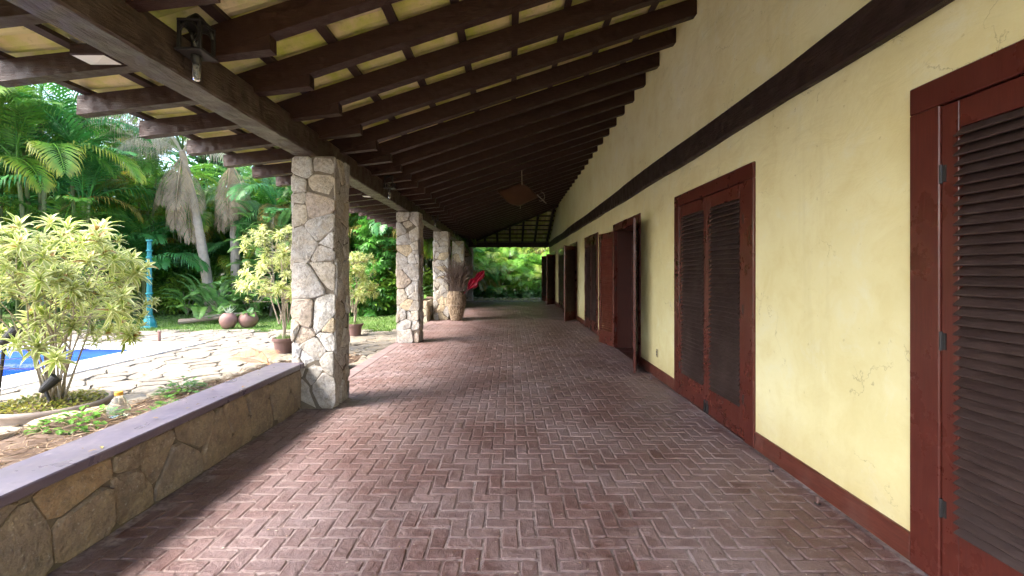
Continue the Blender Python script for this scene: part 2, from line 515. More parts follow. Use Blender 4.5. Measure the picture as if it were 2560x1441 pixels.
def grid_pts(w, h, nx, ny, rnd, jit=.36, stagger=True):
    pts = []
    for j in range(ny):
        for i in range(nx):
            x = (i + .5 + (.25 if j % 2 else -.25) * stagger + rnd.uniform(-jit, jit)) * w / nx
            y = (j + .5 + rnd.uniform(-jit, jit)) * h / ny
            pts.append((min(max(x, .01), w-.01), min(max(y, .01), h-.01)))
    return pts

def stone_geo(poly, h, rnd, bev=.014, dome=.008, base=-.02):
    """verts in (u, v, n) around the polygon's centroid"""
    cx = sum(p[0] for p in poly)/len(poly); cy = sum(p[1] for p in poly)/len(poly)
    n = len(poly)
    r0 = [(p[0]-cx, p[1]-cy, base) for p in poly]
    r1 = [(p[0]-cx, p[1]-cy, h - bev*rnd.uniform(.5, 1.1)) for p in poly]
    r2 = []
    tx, ty = rnd.uniform(-.05, .05), rnd.uniform(-.05, .05)
    for p in poly:
        x, y = p[0]-cx, p[1]-cy
        L = math.hypot(x, y) + 1e-6
        k = max(.3, 1 - bev * rnd.uniform(.8, 1.8) / L)
        r2.append((x*k, y*k, h + rnd.uniform(-.004, .004) + x*tx + y*ty))
    vs = r0 + r1 + r2 + [(0, 0, h + rnd.uniform(.1, 1) * dome)]
    fs = []
    for i in range(n):
        j = (i+1) % n
        fs += [(i, j, n+j, n+i), (n+i, n+j, 2*n+j, 2*n+i), (2*n+i, 2*n+j, 3*n)]
    return (cx, cy), vs, fs

def stone_obj(name, poly, org, U, V, N, h, rnd, mat, parent, **kw):
    (cx, cy), vs, fs = stone_geo(poly, h, rnd, **kw)
    U, V, N = Vector(U), Vector(V), Vector(N)
    flip = U.cross(V).dot(N) < 0
    m = MB().add([U*a + V*b + N*c for a, b, c in vs], [tuple(reversed(f)) for f in fs] if flip else fs)
    return m.obj(name, mat, parent, Vector(org) + U*cx + V*cy)

# ------------------------------------------------------------------ layout numbers
XP0, XP1 = -2.39, -1.926          # pillar sides
PILLAR_Y = [5.044, 9.70, 14.36, 19.02, 23.55]
XW = 2.083                         # house wall face
ZB = 2.77                          # beam underside
YEND = 24.0
GZ = -0.15                         # level of the terrace

# ------------------------------------------------------------------ ground, terrace, pool, lawn
POOL = (-17.0, -7.85, 1.0, 9.9)
def sheet_with_hole(x0, x1, y0, y1, hole, z):
    a, b, c, d = hole
    m = MB()
    for (p, q, r_, s_) in ((x0, a, y0, y1), (b, x1, y0, y1), (a, b, y0, c), (a, b, d, y1)):
        m.add([(p,r_,z),(q,r_,z),(q,s_,z),(p,s_,z)], [(0,1,2,3)])
    return m
g = sheet_with_hole(-400, 400, -400, 400, (POOL[0]-.3, POOL[1]+.3, POOL[2]-.3, POOL[3]+.3), -.2).obj('ground', M['dirt'])
tag(g, kind='structure')

def flagstones():
    rnd = random.Random(5)
    tb = sheet_with_hole(-17.5, -2.46, -1.0, 13.2, (POOL[0]-.1, POOL[1]+.1, POOL[2]-.1, POOL[3]+.1), -.178).obj('terrace', M['tjoint'])
    tag(tb, kind='structure')
    polys = []
    w1, h1 = 4.50, 11.2
    pts = grid_pts(w1, h1, 9, 34, rnd, .40)
    for p in cells(pts, [(0,0),(w1,0),(w1,h1),(0,h1)]): polys.append([(x - 7.04, y + 2.0) for x, y in p])
    w2, h2 = 10.4, 2.5
    pts = grid_pts(w2, h2, 20, 8, rnd, .40)
    for p in cells(pts, [(0,0),(w2,0),(w2,h2),(0,h2)]): polys.append([(x - 17.46, y + 10.7) for x, y in p])
    out = []
    for p in polys:
        q = inset(p, rnd.uniform(.007, .016))
        if len(q) < 3 or area(q) < .004: continue
        q = soften(q, rnd, .16, .012)
        cx = sum(a[0] for a in q)/len(q); cy = sum(a[1] for a in q)/len(q)
        if cy > 12.6 and rnd.random() < .25: continue
        out.append((cx*cx + cy*cy, q))
    out.sort(key=lambda t: t[0])
    near = [q for d, q in out if not (q[0][0] > -3.4 and q[0][1] < 4.5)]
    rest = MB()
    for i, q in enumerate(near):
        if i < 300:
            stone_obj('flagstone', q, (0,0,-.178), (1,0,0), (0,1,0), (0,0,1), .028, rnd, M['flag'], tb, bev=.008, dome=.003, base=-.005)
        else:
            (cx, cy), vs, fs = stone_geo(q, .028, rnd, bev=.008, dome=.003, base=-.005)
            rest.add([(cx+a, cy+b, c-.178) for a, b, c in vs], fs)
    if rest.v: tag(rest.obj('flagstone', M['flag'], tb), kind='stuff')
flagstones()

def pool():
    x0, x1, y0, y1 = POOL
    p = tag(link('pool', None), kind='structure')
    m = MB()
    zb = -1.6
    m.add([(x0,y0,zb),(x1,y0,zb),(x1,y1,zb),(x0,y1,zb)], [(0,1,2,3)])
    zt = -.17
    m.add([(x0,y0,zb),(x1,y0,zb),(x1,y0,zt),(x0,y0,zt)], [(0,3,2,1)])
    m.add([(x1,y0,zb),(x1,y1,zb),(x1,y1,zt),(x1,y0,zt)], [(0,3,2,1)])
    m.add([(x1,y1,zb),(x0,y1,zb),(x0,y1,zt),(x1,y1,zt)], [(0,3,2,1)])
    m.add([(x0,y1,zb),(x0,y0,zb),(x0,y0,zt),(x0,y1,zt)], [(0,3,2,1)])
    m.obj('basin', M['pooltile'], p)
    MB().add([(x0+.01,y0+.01,-.33),(x1-.01,y0+.01,-.33),(x1-.01,y1-.01,-.33),(x0+.01,y1-.01,-.33)], [(0,1,2,3)]).obj('water', M['water'], p)
    # white coping slabs
    y = y0
    while y < y1 + .7:
        e = min(y + .9, y1 + .8)
        MB().bbox((x1-.04, y+.003, -.172), (x1+.78, e-.003, GZ+.022), .01).obj('coping_slab', M['coping'], p)
        y = e
    x = x1 - .045
    while x > -17.2:
        e = x - .9
        MB().bbox((e+.003, y1-.04, -.172), (x-.003, y1+.78, GZ+.021), .01).obj('coping_slab', M['coping'], p)
        x = e
pool()

def lawn():
    rnd = random.Random(9)
    m = MB()
    m.add([(-24,13.0,-.168),(-2.5,13.0,-.168),(-2.5,23.5,-.168),(-24,23.5,-.168)], [(0,1,2,3)])
    l = tag(m.obj('lawn', M['lawn']), kind='structure')
    b = MB()
    for i in range(30000):
        x = rnd.uniform(-18, -2.6); y = 12.75 + rnd.random()**1.5 * 7.5
        if y < 13.05 + .25*math.sin(x*2.1) + .15*math.sin(x*5.7) and rnd.random() < .75: continue
        h = rnd.uniform(.025, .075); a = rnd.uniform(0, 2*PI); wd = rnd.uniform(.006, .012)
        dx, dy = math.cos(a)*wd, math.sin(a)*wd
        lx, ly = rnd.uniform(-.03, .03), rnd.uniform(-.03, .03)
        g_ = rnd.uniform(.75, 1.2)
        b.add([(x-dx,y-dy,-.168),(x+dx,y+dy,-.168),(x+lx,y+ly,-.168+h)], [(0,1,2)], (.085*g_,.19*g_,.022*g_))
    tag(b.obj('grass', M['grass']), 'short sunlit green grass of the lawn', 'grass', kind='stuff')
lawn()

# ------------------------------------------------------------------ veranda floor
def floor():
    rnd = random.Random(3)
    fl = MB().box((-2.46, -1.0, -.21), (XW + .01, YEND + .02, -.0065)).obj('veranda_floor', M['joint'])
    tag(fl, kind='structure')
    W = .1; g_ = .0055
    def brick_geo(r_, L):
        """L along x, W along y, centred"""
        a, b = L/2 - g_, W/2 - g_
        c = .010
        ring = [(-a+c,-b),(0,-b-.0005),(a-c,-b),(a,-b+c),(a,b-c),(a-c,b),(0,b+.0005),(-a+c,b),(-a,b-c),(-a,-b+c)]
        ring = [(x + r_.uniform(-.0042,.0042), y + r_.uniform(-.0042,.0042)) for x, y in ring]
        n = len(ring)
        r0 = [(x, y, -.012) for x, y in ring]
        r1 = [(x, y, -.005 + r_.uniform(-.0008,.0008)) for x, y in ring]
        r2 = [(x*(1-.006/a) if abs(x) > .02 else x, y*(1-.007/b), r_.uniform(-.0030,.0010)) for x, y in ring]
        vs = r0 + r1 + r2
        fs = []
        for i in range(n):
            j = (i+1) % n
            fs += [(i,j,n+j,n+i), (n+i,n+j,2*n+j,2*n+i)]
        fs.append(tuple(range(2*n, 3*n)))
        return vs, fs
    var = [brick_geo(rnd, 2*W) for _ in range(16)]
    half = brick_geo(rnd, W)
    meshes = [MB().add(*v).mesh('brick', M['brick']) for v in var]
    x0, y0 = -2.25, 1.0
    nx, ny = 44, 230
    lst = []; halves = []
    for j in range(ny):
        for i in range(nx):
            s = (i - j) % 4
            if s == 0:
                cx, cy, rt = x0 + (i+1)*W, y0 + (j+.5)*W, 0
                if i == nx - 2: halves.append((x0 + (i+.5)*W, cy))
                if i == nx - 1: continue
            elif s == 2:
                cx, cy, rt = x0 + (i+.5)*W, y0 + j*W, 1
                if j == 0: continue
            else: continue
            if cx + (.1 if rt == 0 else .05) > XW - .005: continue
            if any(p - .04 < cy < p + .5 for p in PILLAR_Y) and cx < XP1 + .03: continue
            if cx < -2.2 and cy < 5.2: continue
            lst.append((cx*cx + cy*cy*1.0, cx, cy, rt))
    lst.sort(key=lambda t: t[0])
    rest = MB()
    k = 0
    for d, cx, cy, rt in lst:
        zz = rnd.uniform(-.0015, .0015)
        tx, ty = rnd.gauss(0, .008), rnd.gauss(0, .008)
        az = rt * PI/2 + rnd.gauss(0, .009)
        inview = cy > 2.1 and abs(cx) < cy * 1.13 and cx > -1.95 - 0
        if inview and k < 300:
            k += 1
            link('brick', meshes[rnd.randrange(len(meshes))], fl, (cx, cy, zz), (tx, ty, az + rnd.choice((0, PI))))
        else:
            vs, fs = var[rnd.randrange(len(var))]
            c, s_ = math.cos(az), math.sin(az)
            rest.add([(cx + x*c - y*s_, cy + x*s_ + y*c, z + zz + x*ty + y*tx) for x, y, z in vs], fs)
    for cx, cy in halves:
        rest.add([(cx + x, cy + y, z) for x, y, z in half[0]], half[1])
    tag(rest.obj('brick', M['brick'], fl), kind='stuff')
    # plain edge course along the garden side
    y = 5.55
    while y < YEND - .1:
        e = min(y + .48, YEND)
        MB().bbox((-2.455, y+.003, -.03), (-2.262, e-.003, .0005), .006).obj('edge_tile', M['edge'], fl)
        y = e
    b = MB()
    for i in range(260):
        x, y = rnd.uniform(-1.7, 1.95), 2.2 + rnd.random()**1.6*14
        s = rnd.uniform(.003, .010); a = rnd.uniform(0, PI)
        c_, s_ = math.cos(a)*s, math.sin(a)*s
        g_ = rnd.choice(((.55,.5,.42), (.30,.2,.1), (.42,.30,.16), (.5,.42,.34)))
        z = .004
        b.add([(x+c_,y+s_,z),(x-s_*.5,y+c_*.5,z+.003),(x-c_,y-s_,z),(x+s_*.5,y-c_*.5,z+.002)], [(0,1,2,3)], g_)
    tag(b.obj('floor_litter', M['dry']), 'small dry leaf crumbs scattered over the brick floor', 'litter', kind='stuff')
floor()

# ------------------------------------------------------------------ stone pillars
def pillar(i, y):
    rnd = random.Random(40 + i)
    w_ = XP1 - XP0; h_ = ZB
    labels = ['nearest rough stone pillar with the low wall and slate cap built against it',
              'second stone pillar from the camera, standing free beside the lawn',
              'third stone pillar from the camera, with the bark vase against it',
              'fourth stone pillar from the camera, just behind the dry twigs of the vase',
              'farthest stone pillar, at the corner where the cross beam ends']
    t = thing('stone_pillar', labels[i], 'pillar', (XP0, y, 0), 0, 'stone pillars along the veranda')
    e = .028
    k_ = .013
    MB().box((k_, k_, -.19), (w_-k_, w_-k_, h_-.002)).obj('mortar_core', M['mortar'], t)
    ny = 12
    fb = w_ - 2*e + .012
    faces = [((0, e, 0), (1,0,0), (0,-1,0), w_, 2), ((w_, w_-e, 0), (-1,0,0), (0,1,0), w_, 2),
             ((w_-e, e-.006, 0), (0,1,0), (1,0,0), fb, 2), ((e, w_-e+.006, 0), (0,-1,0), (-1,0,0), fb, 2)]
    for org, U, N, wd, nx in faces:
        pts = grid_pts(wd, h_, nx, ny, rnd, .40)
        pts = [p for p in pts if rnd.random() > .12]
        for _ in range(9): pts.append((rnd.choice((.03, wd-.03, rnd.uniform(0, wd))), rnd.uniform(0, h_)))
        for p in cells(pts, [(0,0),(wd,0),(wd,h_),(0,h_)]):
            q = inset(p, rnd.uniform(.001, .003))
            if len(q) < 3 or area(q) < .0012: continue
            q = [(x + rnd.uniform(-.014, .004) if x < .012 else x + rnd.uniform(-.004, .014) if x > wd - .012 else x, z) for x, z in q]
            q = soften(q, rnd, .14, .006)
            stone_obj('stone', q, org, U, (0,0,1), N, e + rnd.uniform(-.014, .026), rnd, M['stone'], t, bev=.009, dome=.016, base=-.01)
for i, y in enumerate(PILLAR_Y): pillar(i, y)

# ------------------------------------------------------------------ low wall with slate cap
def low_wall():
    rnd = random.Random(77)
    y0, y1 = .6, PILLAR_Y[0] - .004
    t = thing('low_wall', 'low rough stone wall with a wide grey slate cap in the foreground', 'low wall', (-2.56, y0, 0))
    L = y1 - y0
    MB().box((.022, 0, -.19), (.258, L, .449)).obj('mortar_core', M['mortar'], t)
    def face(org, U, N, z0):
        h_ = .449 - z0
        pts = grid_pts(L, h_, 12, 2, rnd, .42)
        for p in cells(pts, [(0,0),(L,0),(L,h_),(0,h_)]):
            q = inset(p, rnd.uniform(.003, .007))
            if len(q) < 3 or area(q) < .002: continue
            q = soften(q, rnd, .14, .006)
            stone_obj('stone', q, org, U, (0,0,1), N, .028 + rnd.uniform(-.009,.010), rnd, M['wallstone'], t, bev=.010, dome=.008, base=-.01)
    face((.25, 0, 0), (0,1,0), (1,0,0), 0)
    face((.03, L, -.15), (0,-1,0), (-1,0,0), -.15)
    MB().bbox((-.015, -.05, .451), (.31, L - .001, .507), .007).obj('slate_cap', M['slate'], t)
low_wall()

# ------------------------------------------------------------------ house wall, doors
DOOR_W, FR = 1.88, .165
DOORS = [(2.375, None), (5.78, None), (9.20, (163, 169)), (12.72, None), (16.15, (147, 172)), (19.58, None), (23.03, (148, 146))]
ZD = 2.437
def house():
    t = thing('house', 'long yellow stuccoed house side with dark wall beam and red baseboard', 'house', (XW, 0, 0))
    TH = .40
    edges = []
    for yf, _ in DOORS: edges.append((yf - DOOR_W, yf))
    m = MB()
    ya, yb = -3.0, YEND + .35
    # front sheet with openings, finely cut so that it can be slightly uneven
    def wall_rect(y0, y1, z0, z1):
        m.box((0, y0, z0), (TH, y1, z1))
    cur = ya
    for a, b in edges:
        wall_rect(cur, a + .02, -.2, ZD - .02)
        cur = b - .02
    wall_rect(cur, yb, -.2, ZD - .02)
    wall_rect(ya, yb, ZD - .02, 4.72)
    m.obj('wall', M['stucco'], t)
    # room behind
    r_ = MB()
    r_.box((TH+2.5, ya, -.2), (TH+2.7, yb, 4.7)); r_.box((TH, ya, 2.9), (TH+2.5, yb, 3.1))
    r_.box((TH, ya-.2, -.2), (TH+2.7, ya, 4.7)); r_.box((TH, yb-.4, -.2), (TH+2.5, yb-.2, 2.9))
    r_.box((TH, ya, -.21), (TH+2.5, yb-.4, -.012))
    r_.obj('room', M['interior'], t)
    # wall beam, slightly crooked
    bm = MB(); rnd = random.Random(4)
    n = 56; prof = []
    for i in range(n + 1):
        y = -1.0 + (YEND - .2 + 1.0) * i / n
        d = .062 + .008*math.sin(y*1.3) + rnd.uniform(-.003,.003)
        zt = 3.035 + .016*math.sin(y*.9+1) + rnd.uniform(-.004,.004); zb = 2.775 + .006*math.sin(y*2.1) + rnd.uniform(-.003,.003)
        prof.append([(.005, y, zb), (-d+.012, y, zb-.003), (-d, y, zb+.012), (-d, y, zt-.015), (-d+.015, y, zt), (.005, y, zt)])
    vs = [p for r in prof for p in r]; fs = []
    for i in range(n):
        for k in range(6):
            a, b = i*6 + k, i*6 + (k+1) % 6
            fs.append((a, b, b+6, a+6))
    fs.append(tuple(range(6))); fs.append(tuple(reversed(range(n*6, n*6+6))))
    bm.add(vs, fs).obj('wall_beam', M['ledger'], t)
    cur = ya
    for a, b in edges + [(yb, yb)]:
        if a - cur > .1:
            MB().bbox((-.018, cur + .002, .003), (.02, a - .002, .148), .005).obj('baseboard', M['base'], t)
        cur = b
    # simple continuation of the tiled roof over the rooms
    MB().prism([(-.05, 4.74), (3.4, 5.86), (3.4, 5.98), (-.05, 4.86)], 'y', ya - .5, yb - 2).obj('upper_roof', M['upper'], t)
house()

def make_leaf_mesh(sg, wd=.772, H=2.275):
    m = MB(); st = .084; th = .036
    def bx(y0, y1, z0, z1):
        a, b = (y0, y1) if sg > 0 else (-y1, -y0)
        m.bbox((0, a, z0), (th, b, z1), .003)
    bx(0, st, 0, H); bx(wd - st, wd, 0, H)
    bx(st+.0005, wd - st-.0005, 0, .27); bx(st+.0005, wd - st-.0005, H - .125, H)
    return m.mesh('door_leaf', M['mahogany'])
LEAF = {1: make_leaf_mesh(1), -1: make_leaf_mesh(-1)}
def slat_mesh(mat):
    m = MB(); L = .772 - .168 + .026
    # tilted blade, lower edge pushed out through the front
    m.bbox((-.0355, -L/2, -.005), (.0355, L/2, .005), .0025)
    a = rad(47)
    m.v = [(x*math.cos(a) + z*math.sin(a), y, x*math.sin(a)*1.0 - z*math.cos(a)) for x, y, z in m.v]
    # widen the back edge a little less so the blade ends read as teeth
    m.v = [(x + .012, y * (1.0 if x < .012 else .945), z) for x, y, z in m.v]
    m.f = [tuple(reversed(f)) for f in m.f]
    return m.mesh('slat', mat)
SLAT = slat_mesh(M['slat']); SLAT_R = slat_mesh(M['slat_red'])
HINGE = MB().tube([(0,0,-.045),(0,0,.045)], .008, 8).box((-.002,-.025,-.04),(.004,.025,.04)).mesh('hinge', M['iron'])
BOLT = MB().bbox((-.02,-.012,0),(.0,.012,.09), .003).tube([(-.012,0,.02),(-.012,0,.13)], .006, 6).mesh('bolt', M['iron'])

def door(i, yf, open_):
    labels = ['nearest louvered double door, cut by the right edge of the picture',
              'closed louvered double door, the one shown whole in the right foreground',
              'open louvered double door with both leaves folded back, second doorway past the bare wall',
              'closed louvered double door just beyond the red folded-back leaf',
              'open louvered double door with a dark leaf angled out, halfway down the wall',
              'closed louvered double door mostly hidden behind a half-open dark leaf',
              'farthest louvered double door with both leaves standing out before the garden']
    yc = yf - DOOR_W/2
    t = thing('louvered_door', labels[i], 'door', (XW, yc, 0), 0, 'louvered double doors of the veranda')
    hw = DOOR_W/2
    fr = MB()
    x0, x1 = -.022, .39
    fr.bbox((x0, -hw, .002), (.03, -hw+FR, ZD-FR*.83), .005); fr.bbox((x0, hw-FR, .002), (.03, hw, ZD-FR*.83), .005)
    fr.bbox((x0, -hw, ZD-FR*.83+.001), (.031, hw, ZD), .005)
    fr.obj('door_frame', M['mahogany'], t)
    ln = MB()
    ln.box((.031, -hw+.03, .002), (x1, -hw+FR-.004, ZD-FR*.83-.002)); ln.box((.031, hw-FR+.004, .002), (x1, hw-.03, ZD-FR*.83-.002))
    ln.box((.032, -hw+.03, ZD-FR*.83-.001), (x1, hw-.03, ZD-.03))
    ln.box((-.01, -hw+FR, .001), (x1, hw-FR, .012))
    ln.obj('lining', M['reveal'], t)
    for sg in (1, -1):
        th = 0 if open_ is None else rad(open_[0 if sg > 0 else 1])
        lf = link('door_leaf', LEAF[sg], t, (-.012, -sg*(hw - FR - .003), .018), (0, 0, sg*th))
        n = 41
        for k in range(n):
            z = .295 + k * (2.135 - .295) / (n - 1)
            link('slat', SLAT_R if i == 2 and sg < 0 else SLAT, lf, (-.004 + R.uniform(-.0015,.0015), sg*.386, z), (0, R.uniform(-.05,.05), R.uniform(-.002,.002)))
        for z in (.35, 1.15, 1.95):
            link('hinge', HINGE, lf, (-.003, 0, z))
        if open_ is None:
            link('bolt', BOLT, lf, (0, sg*.74, .0))
    if open_ is None:
        MB().box((.06, -hw+FR, .002), (.075, hw-FR, ZD-FR*.83-.003)).obj('back_panel', M['reveal'], t)
    else:
        # inner door standing ajar inside the lining
        MB().bbox((.30, hw-FR-.82, .012), (.34, hw-FR-.01, 2.27), .004).obj('inner_leaf', M['reveal'], t)
for i, (yf, op) in enumerate(DOORS): door(i, yf, op)

# ------------------------------------------------------------------ veranda roof
RY0 = 5.17; RDY = .645
def hip_x(y): return -2.13 + (YEND - y)
def zmb(x): return 3.15 + .3264*(x + 1.67)        # underside of the main rafters
def zmt(x): return zmb(x) + .19
def zeb(x): return 2.815 + .119*(x + 3.6)
def zet(x): return zeb(x) + .153
def ztop(x): return max(zet(x), zmt(x))
def roof():
    rnd = random.Random(21)
    t = thing('veranda_roof', 'dark timber veranda roof of rafters, battens and clay tiles overhead', 'roof', (0,0,0))
    # bearing beam on the pillars, the tie beam at the far end
    def hewn(name, p0, p1, wd, z0, z1, axis):
        n = 260 if axis == 'y' else 60; m = MB(); ring = []
        for i in range(n+1):
            s = p0 + (p1 - p0)*i/n
            j = lambda a: rnd.uniform(-a, a)
            a, b = wd
            r_ = [(a+.012+j(.004), z0+j(.003)), ((a*2+b)/3, z0+j(.005)), ((a+b*2)/3, z0+j(.005)), (b-.012+j(.004), z0+j(.003)), (b+j(.004), z0+.014+j(.004)), (b+j(.005), (z0+z1)/2), (b+j(.003), z1-.012), (b-.012, z1), (a+.012, z1), (a+j(.004), z1-.012), (a+j(.005), (z0+z1)/2), (a+j(.004), z0+.014+j(.004))]
            K = len(r_)
            ring += [(p, s, z) if axis == 'y' else (s, p, z) for p, z in r_]
        fs = []
        for i in range(n):
            for k in range(K):
                q = (i*K+k, i*K+(k+1) % K, (i+1)*K+(k+1) % K, (i+1)*K+k)
                fs.append(q if axis == 'x' else tuple(reversed(q)))
        fs.append(tuple(range(K)) if axis == 'y' else tuple(reversed(range(K))))
        fs.append(tuple(reversed(range(n*K, n*K+K))) if axis == 'y' else tuple(range(n*K, n*K+K)))
        return m.add(ring, fs).obj(name, M['beam'] if axis == 'y' else M['rafter'], t)
    hewn('bearing_beam', -1.5, YEND, (-2.37, -2.13), ZB+.002, 3.04, 'y')
    hewn('tie_beam', -2.128, XW - .065, (YEND - .26, YEND - .02), ZB + .004, 3.035, 'x')
    # rafters
    ys = [RY0 + RDY*k for k in range(-7, 40)]
    for y in ys:
        if y > YEND + 1.3: break
        y_ = y + rnd.uniform(-.008, .008); hw = .054
        xe = min(XW + .02, hip_x(y))
        if xe > -2.2:
            j = rnd.uniform(-.006, .006)
            poly = [(-2.34, zmb(-2.34)+.06), (-2.2, zmb(-2.2)), (xe, zmb(xe)+j), (xe, zmt(xe)), (-2.34, zmt(-2.34)-.004)]
            MB().prism(poly, 'y', y_+hw, y_-hw).obj('rafter', M['rafter'], t)
        xi = min(-1.67, hip_x(y) - .05)
        if xi > -3.4:
            j = rnd.uniform(-.008, .008)
            top = [(xi, min(zmb(xi)+.03, zet(xi))), (-2.36, zet(-2.36)-.006)] if xi > -2.3 else [(xi, zet(xi)-.004)]
            poly = [(-3.6+rnd.uniform(-.012,.012), zeb(-3.6)+j), (xi + (rnd.uniform(-.02,.02) if xi > -1.7 else 0), zeb(xi))] + top + [(-3.6, zet(-3.6))]
            MB().prism(poly, 'y', y_+hw-.006, y_-hw+.006).obj('eave_rafter', M['rafter'], t)
    # far slope rafters, running along y, and the hip
    for k in range(0, 8):
        x = 1.93 - k*RDY
        if x < -2.0: break
        y1 = YEND - (x + 2.13) if x > -2.1 else YEND
        f = lambda yy: zmb(-2.13 + (YEND - yy))
        y1 = min(y1, YEND)
        poly = [(YEND + .2, f(YEND + .2)), (y1, f(y1)), (y1, f(y1)+.19), (YEND + .2, f(YEND+.2)+.19)]
        MB().prism([(a, b) for a, b in poly], 'x', x-.05, x+.05).obj('rafter', M['rafter_y'], t)
        fe = lambda yy: zeb(-2.13 - (yy - YEND))
        e0, e1 = YEND + 1.47, YEND - .45
        poly = [(e0, fe(e0)), (e1, fe(e1)), (e1, fe(e1)+.1), (YEND+.2, fe(YEND+.2)+.15), (e0, fe(e0)+.153)]
        MB().prism(poly, 'x', x-.045, x+.045).obj('eave_rafter', M['rafter_y'], t)
    m = MB()
    d = Vector((1, -1, 0)).normalized(); q = Vector((1, 1, 0)).normalized()*.06
    P = []
    for x in (-2.4, XW + .02):
        y = YEND - (x + 2.13)
        for s_ in (-1, 1):
            for dz in (-.07, .185): P.append(Vector((x, y, zmb(x) + dz)) + q*s_)
    m.add(P, [(0,1,5,4),(2,6,7,3),(0,4,6,2),(1,3,7,5),(0,2,3,1),(4,5,7,6)]).obj('hip_rafter', M['rafter_y'], t)
    # battens
    BX = []; x = -3.52
    while x < XW - .05:
        BX.append(x); x += .51
    for x in BX:
        ye = min(YEND + 1.3, YEND - (x + 2.13))
        ye = YEND - (x + 2.13)
        sl = .119 if x < -2.3 else .3264
        z = ztop(x) + .001
        MB().prism([(x-.034, z - .034*sl), (x+.034, z + .034*sl), (x+.034, z+.03+.034*sl), (x-.034, z+.03-.034*sl)], 'y', ye, -1.2).obj('batten', M['batten'], t)
        if x > -3.4:
            yb = YEND - (x + 2.13)
            f = z
            xa = max(x, -3.3)
            MB().prism([(yb+.034, z - .034*sl), (yb-.034, z + .034*sl), (yb-.034, z+.03+.034*sl), (yb+.034, z+.03-.034*sl)], 'x', x, XW).obj('batten', M['batten'], t)
    # tiles: channel tiles, concave up, and cover tiles over their joints
    TW = .215; TL = .60
    def tile_geo(kind, taper=.9):
        n = 6; th = .012; vs = []; fs = []
        for e, (u, k) in enumerate(((-TL/2, 1.0), (TL/2, taper))):
            for lay in (0, 1):
                for i in range(n+1):
                    a = (i/n - .5) * 2
                    wd = (TW*.50 if kind == 'pan' else TW*.47) * (k if kind == 'cover' else 2 - k - .02)
                    zz = (-.055*(1 - a*a) if kind == 'pan' else .06*(1 - a*a)) + lay*th
                    vs.append((u, a*wd, zz))
        N = n + 1
        for i in range(n):
            fs += [(i, i+1, 2*N+i+1, 2*N+i), (N+i, 3*N+i, 3*N+i+1, N+i+1), (i, N+i, N+i+1, i+1), (2*N+i, 2*N+i+1, 3*N+i+1, 3*N+i)]
        fs += [(0, 2*N, 3*N, N), (n, N+n, 3*N+n, 2*N+n)]
        return vs, fs
    pan, cov = tile_geo('pan'), tile_geo('cover')
    pan_me = [MB().add(*pan).mesh('roof_tile', M['tile']) for _ in range(1)]
    lst = []
    rows = [(-3.62 + .51*r_) for r_ in range(13)]
    ny = int((YEND + 1.6 + 1.2)/TW)
    for r_, xs in enumerate(rows):
        xc = xs + .255
        if xc > XW + .3: break
        sl = .119 if xc < -2.35 else .3264
        for j in range(ny):
            yc = -1.1 + j*TW
            if xc > hip_x(yc) + .3: continue
            z = ztop(min(xc, 3)) + .045 + .058
            lst.append((xc, yc, z, math.atan(sl) - .028, 0))
    # far slope, mirrored about the hip
    nxx = int((XW + 3.4)/TW) + 2
    for r_, xs in enumerate(rows):
        xc = xs + .255
        if xc > XW + .3: break
        sl = .119 if xc < -2.35 else .3264
        yy = YEND - (xc + 2.13)
        for j in range(nxx):
            xx = XW - .06 - j*TW
            if YEND - (xx + 2.13) > yy + .3: continue
            lst.append((xx, yy, ztop(xc) + .103, math.atan(sl) - .028, 1))
    rest = MB(); cover = MB()
    def place(mb, geo, xx, yy, z, pitch, side, dv=0.0, dz=0.0):
        c, s_ = math.cos(pitch), math.sin(pitch)
        out = []
        for u, v, w_ in geo[0]:
            a, h = u*c - w_*s_, u*s_ + w_*c
            if side == 0: out.append((xx + a, yy + v + dv, z + h + dz))
            else: out.append((xx + v + dv, yy - a, z + h + dz))
        mb.add(out, geo[1] if side == 0 else geo[1])
    scored = []
    for n_, (xx, yy, z, pitch, side) in enumerate(lst):
        vis = side == 0 and yy > .9 and 1150*abs(xx)/max(yy, .1) < 1330 and 1150*(z-1.5)/max(yy, .1) < 760
        scored.append((0 if vis else 1, xx*xx + yy*yy, n_))
    scored.sort()
    top = set(s[2] for s in scored[:300])
    for n_, (xx, yy, z, pitch, side) in enumerate(lst):
        jx = rnd.uniform(-.006, .006); jp = rnd.uniform(-.008, .008)
        if n_ in top:
            link('roof_tile', pan_me[0], t, (xx, yy + jx, z), (rnd.uniform(-.02,.02), -(pitch + jp), rnd.uniform(-.012,.012)))
        else:
            place(rest, pan, xx + (jx if side else 0), yy + (0 if side else jx), z, pitch + jp, side)
        place(cover, cov, xx, yy, z, pitch, side, dv=TW/2, dz=.004)
    tag(rest.obj('roof_tile', M['tile'], t), kind='stuff')
    tag(cover.obj('cover_tile', M['tile'], t), kind='stuff')
    # ridge tiles over the hip
    hp = MB()
    for k in range(16):
        x = -3.6 + k*.38
        if x > XW: break
        y = YEND - (x + 2.13); z = ztop(x) + .12
        vs = []; n = 8
        for e in (-.24, .24):
            for i in range(n+1):
                a = PI*i/n
                p = Vector((x, y, z + e*.23)) + d*e + Vector((q.x, q.y, 0)).normalized()*(.2*math.cos(a)) + Vector((0,0,.10*math.sin(a)))
                vs.append(p)
        hp.add(vs, [(i, i+1, n+1+i+1, n+1+i) for i in range(n)])
    tag(hp.obj('hip_tile', M['upper'], t), kind='stuff')
roof()

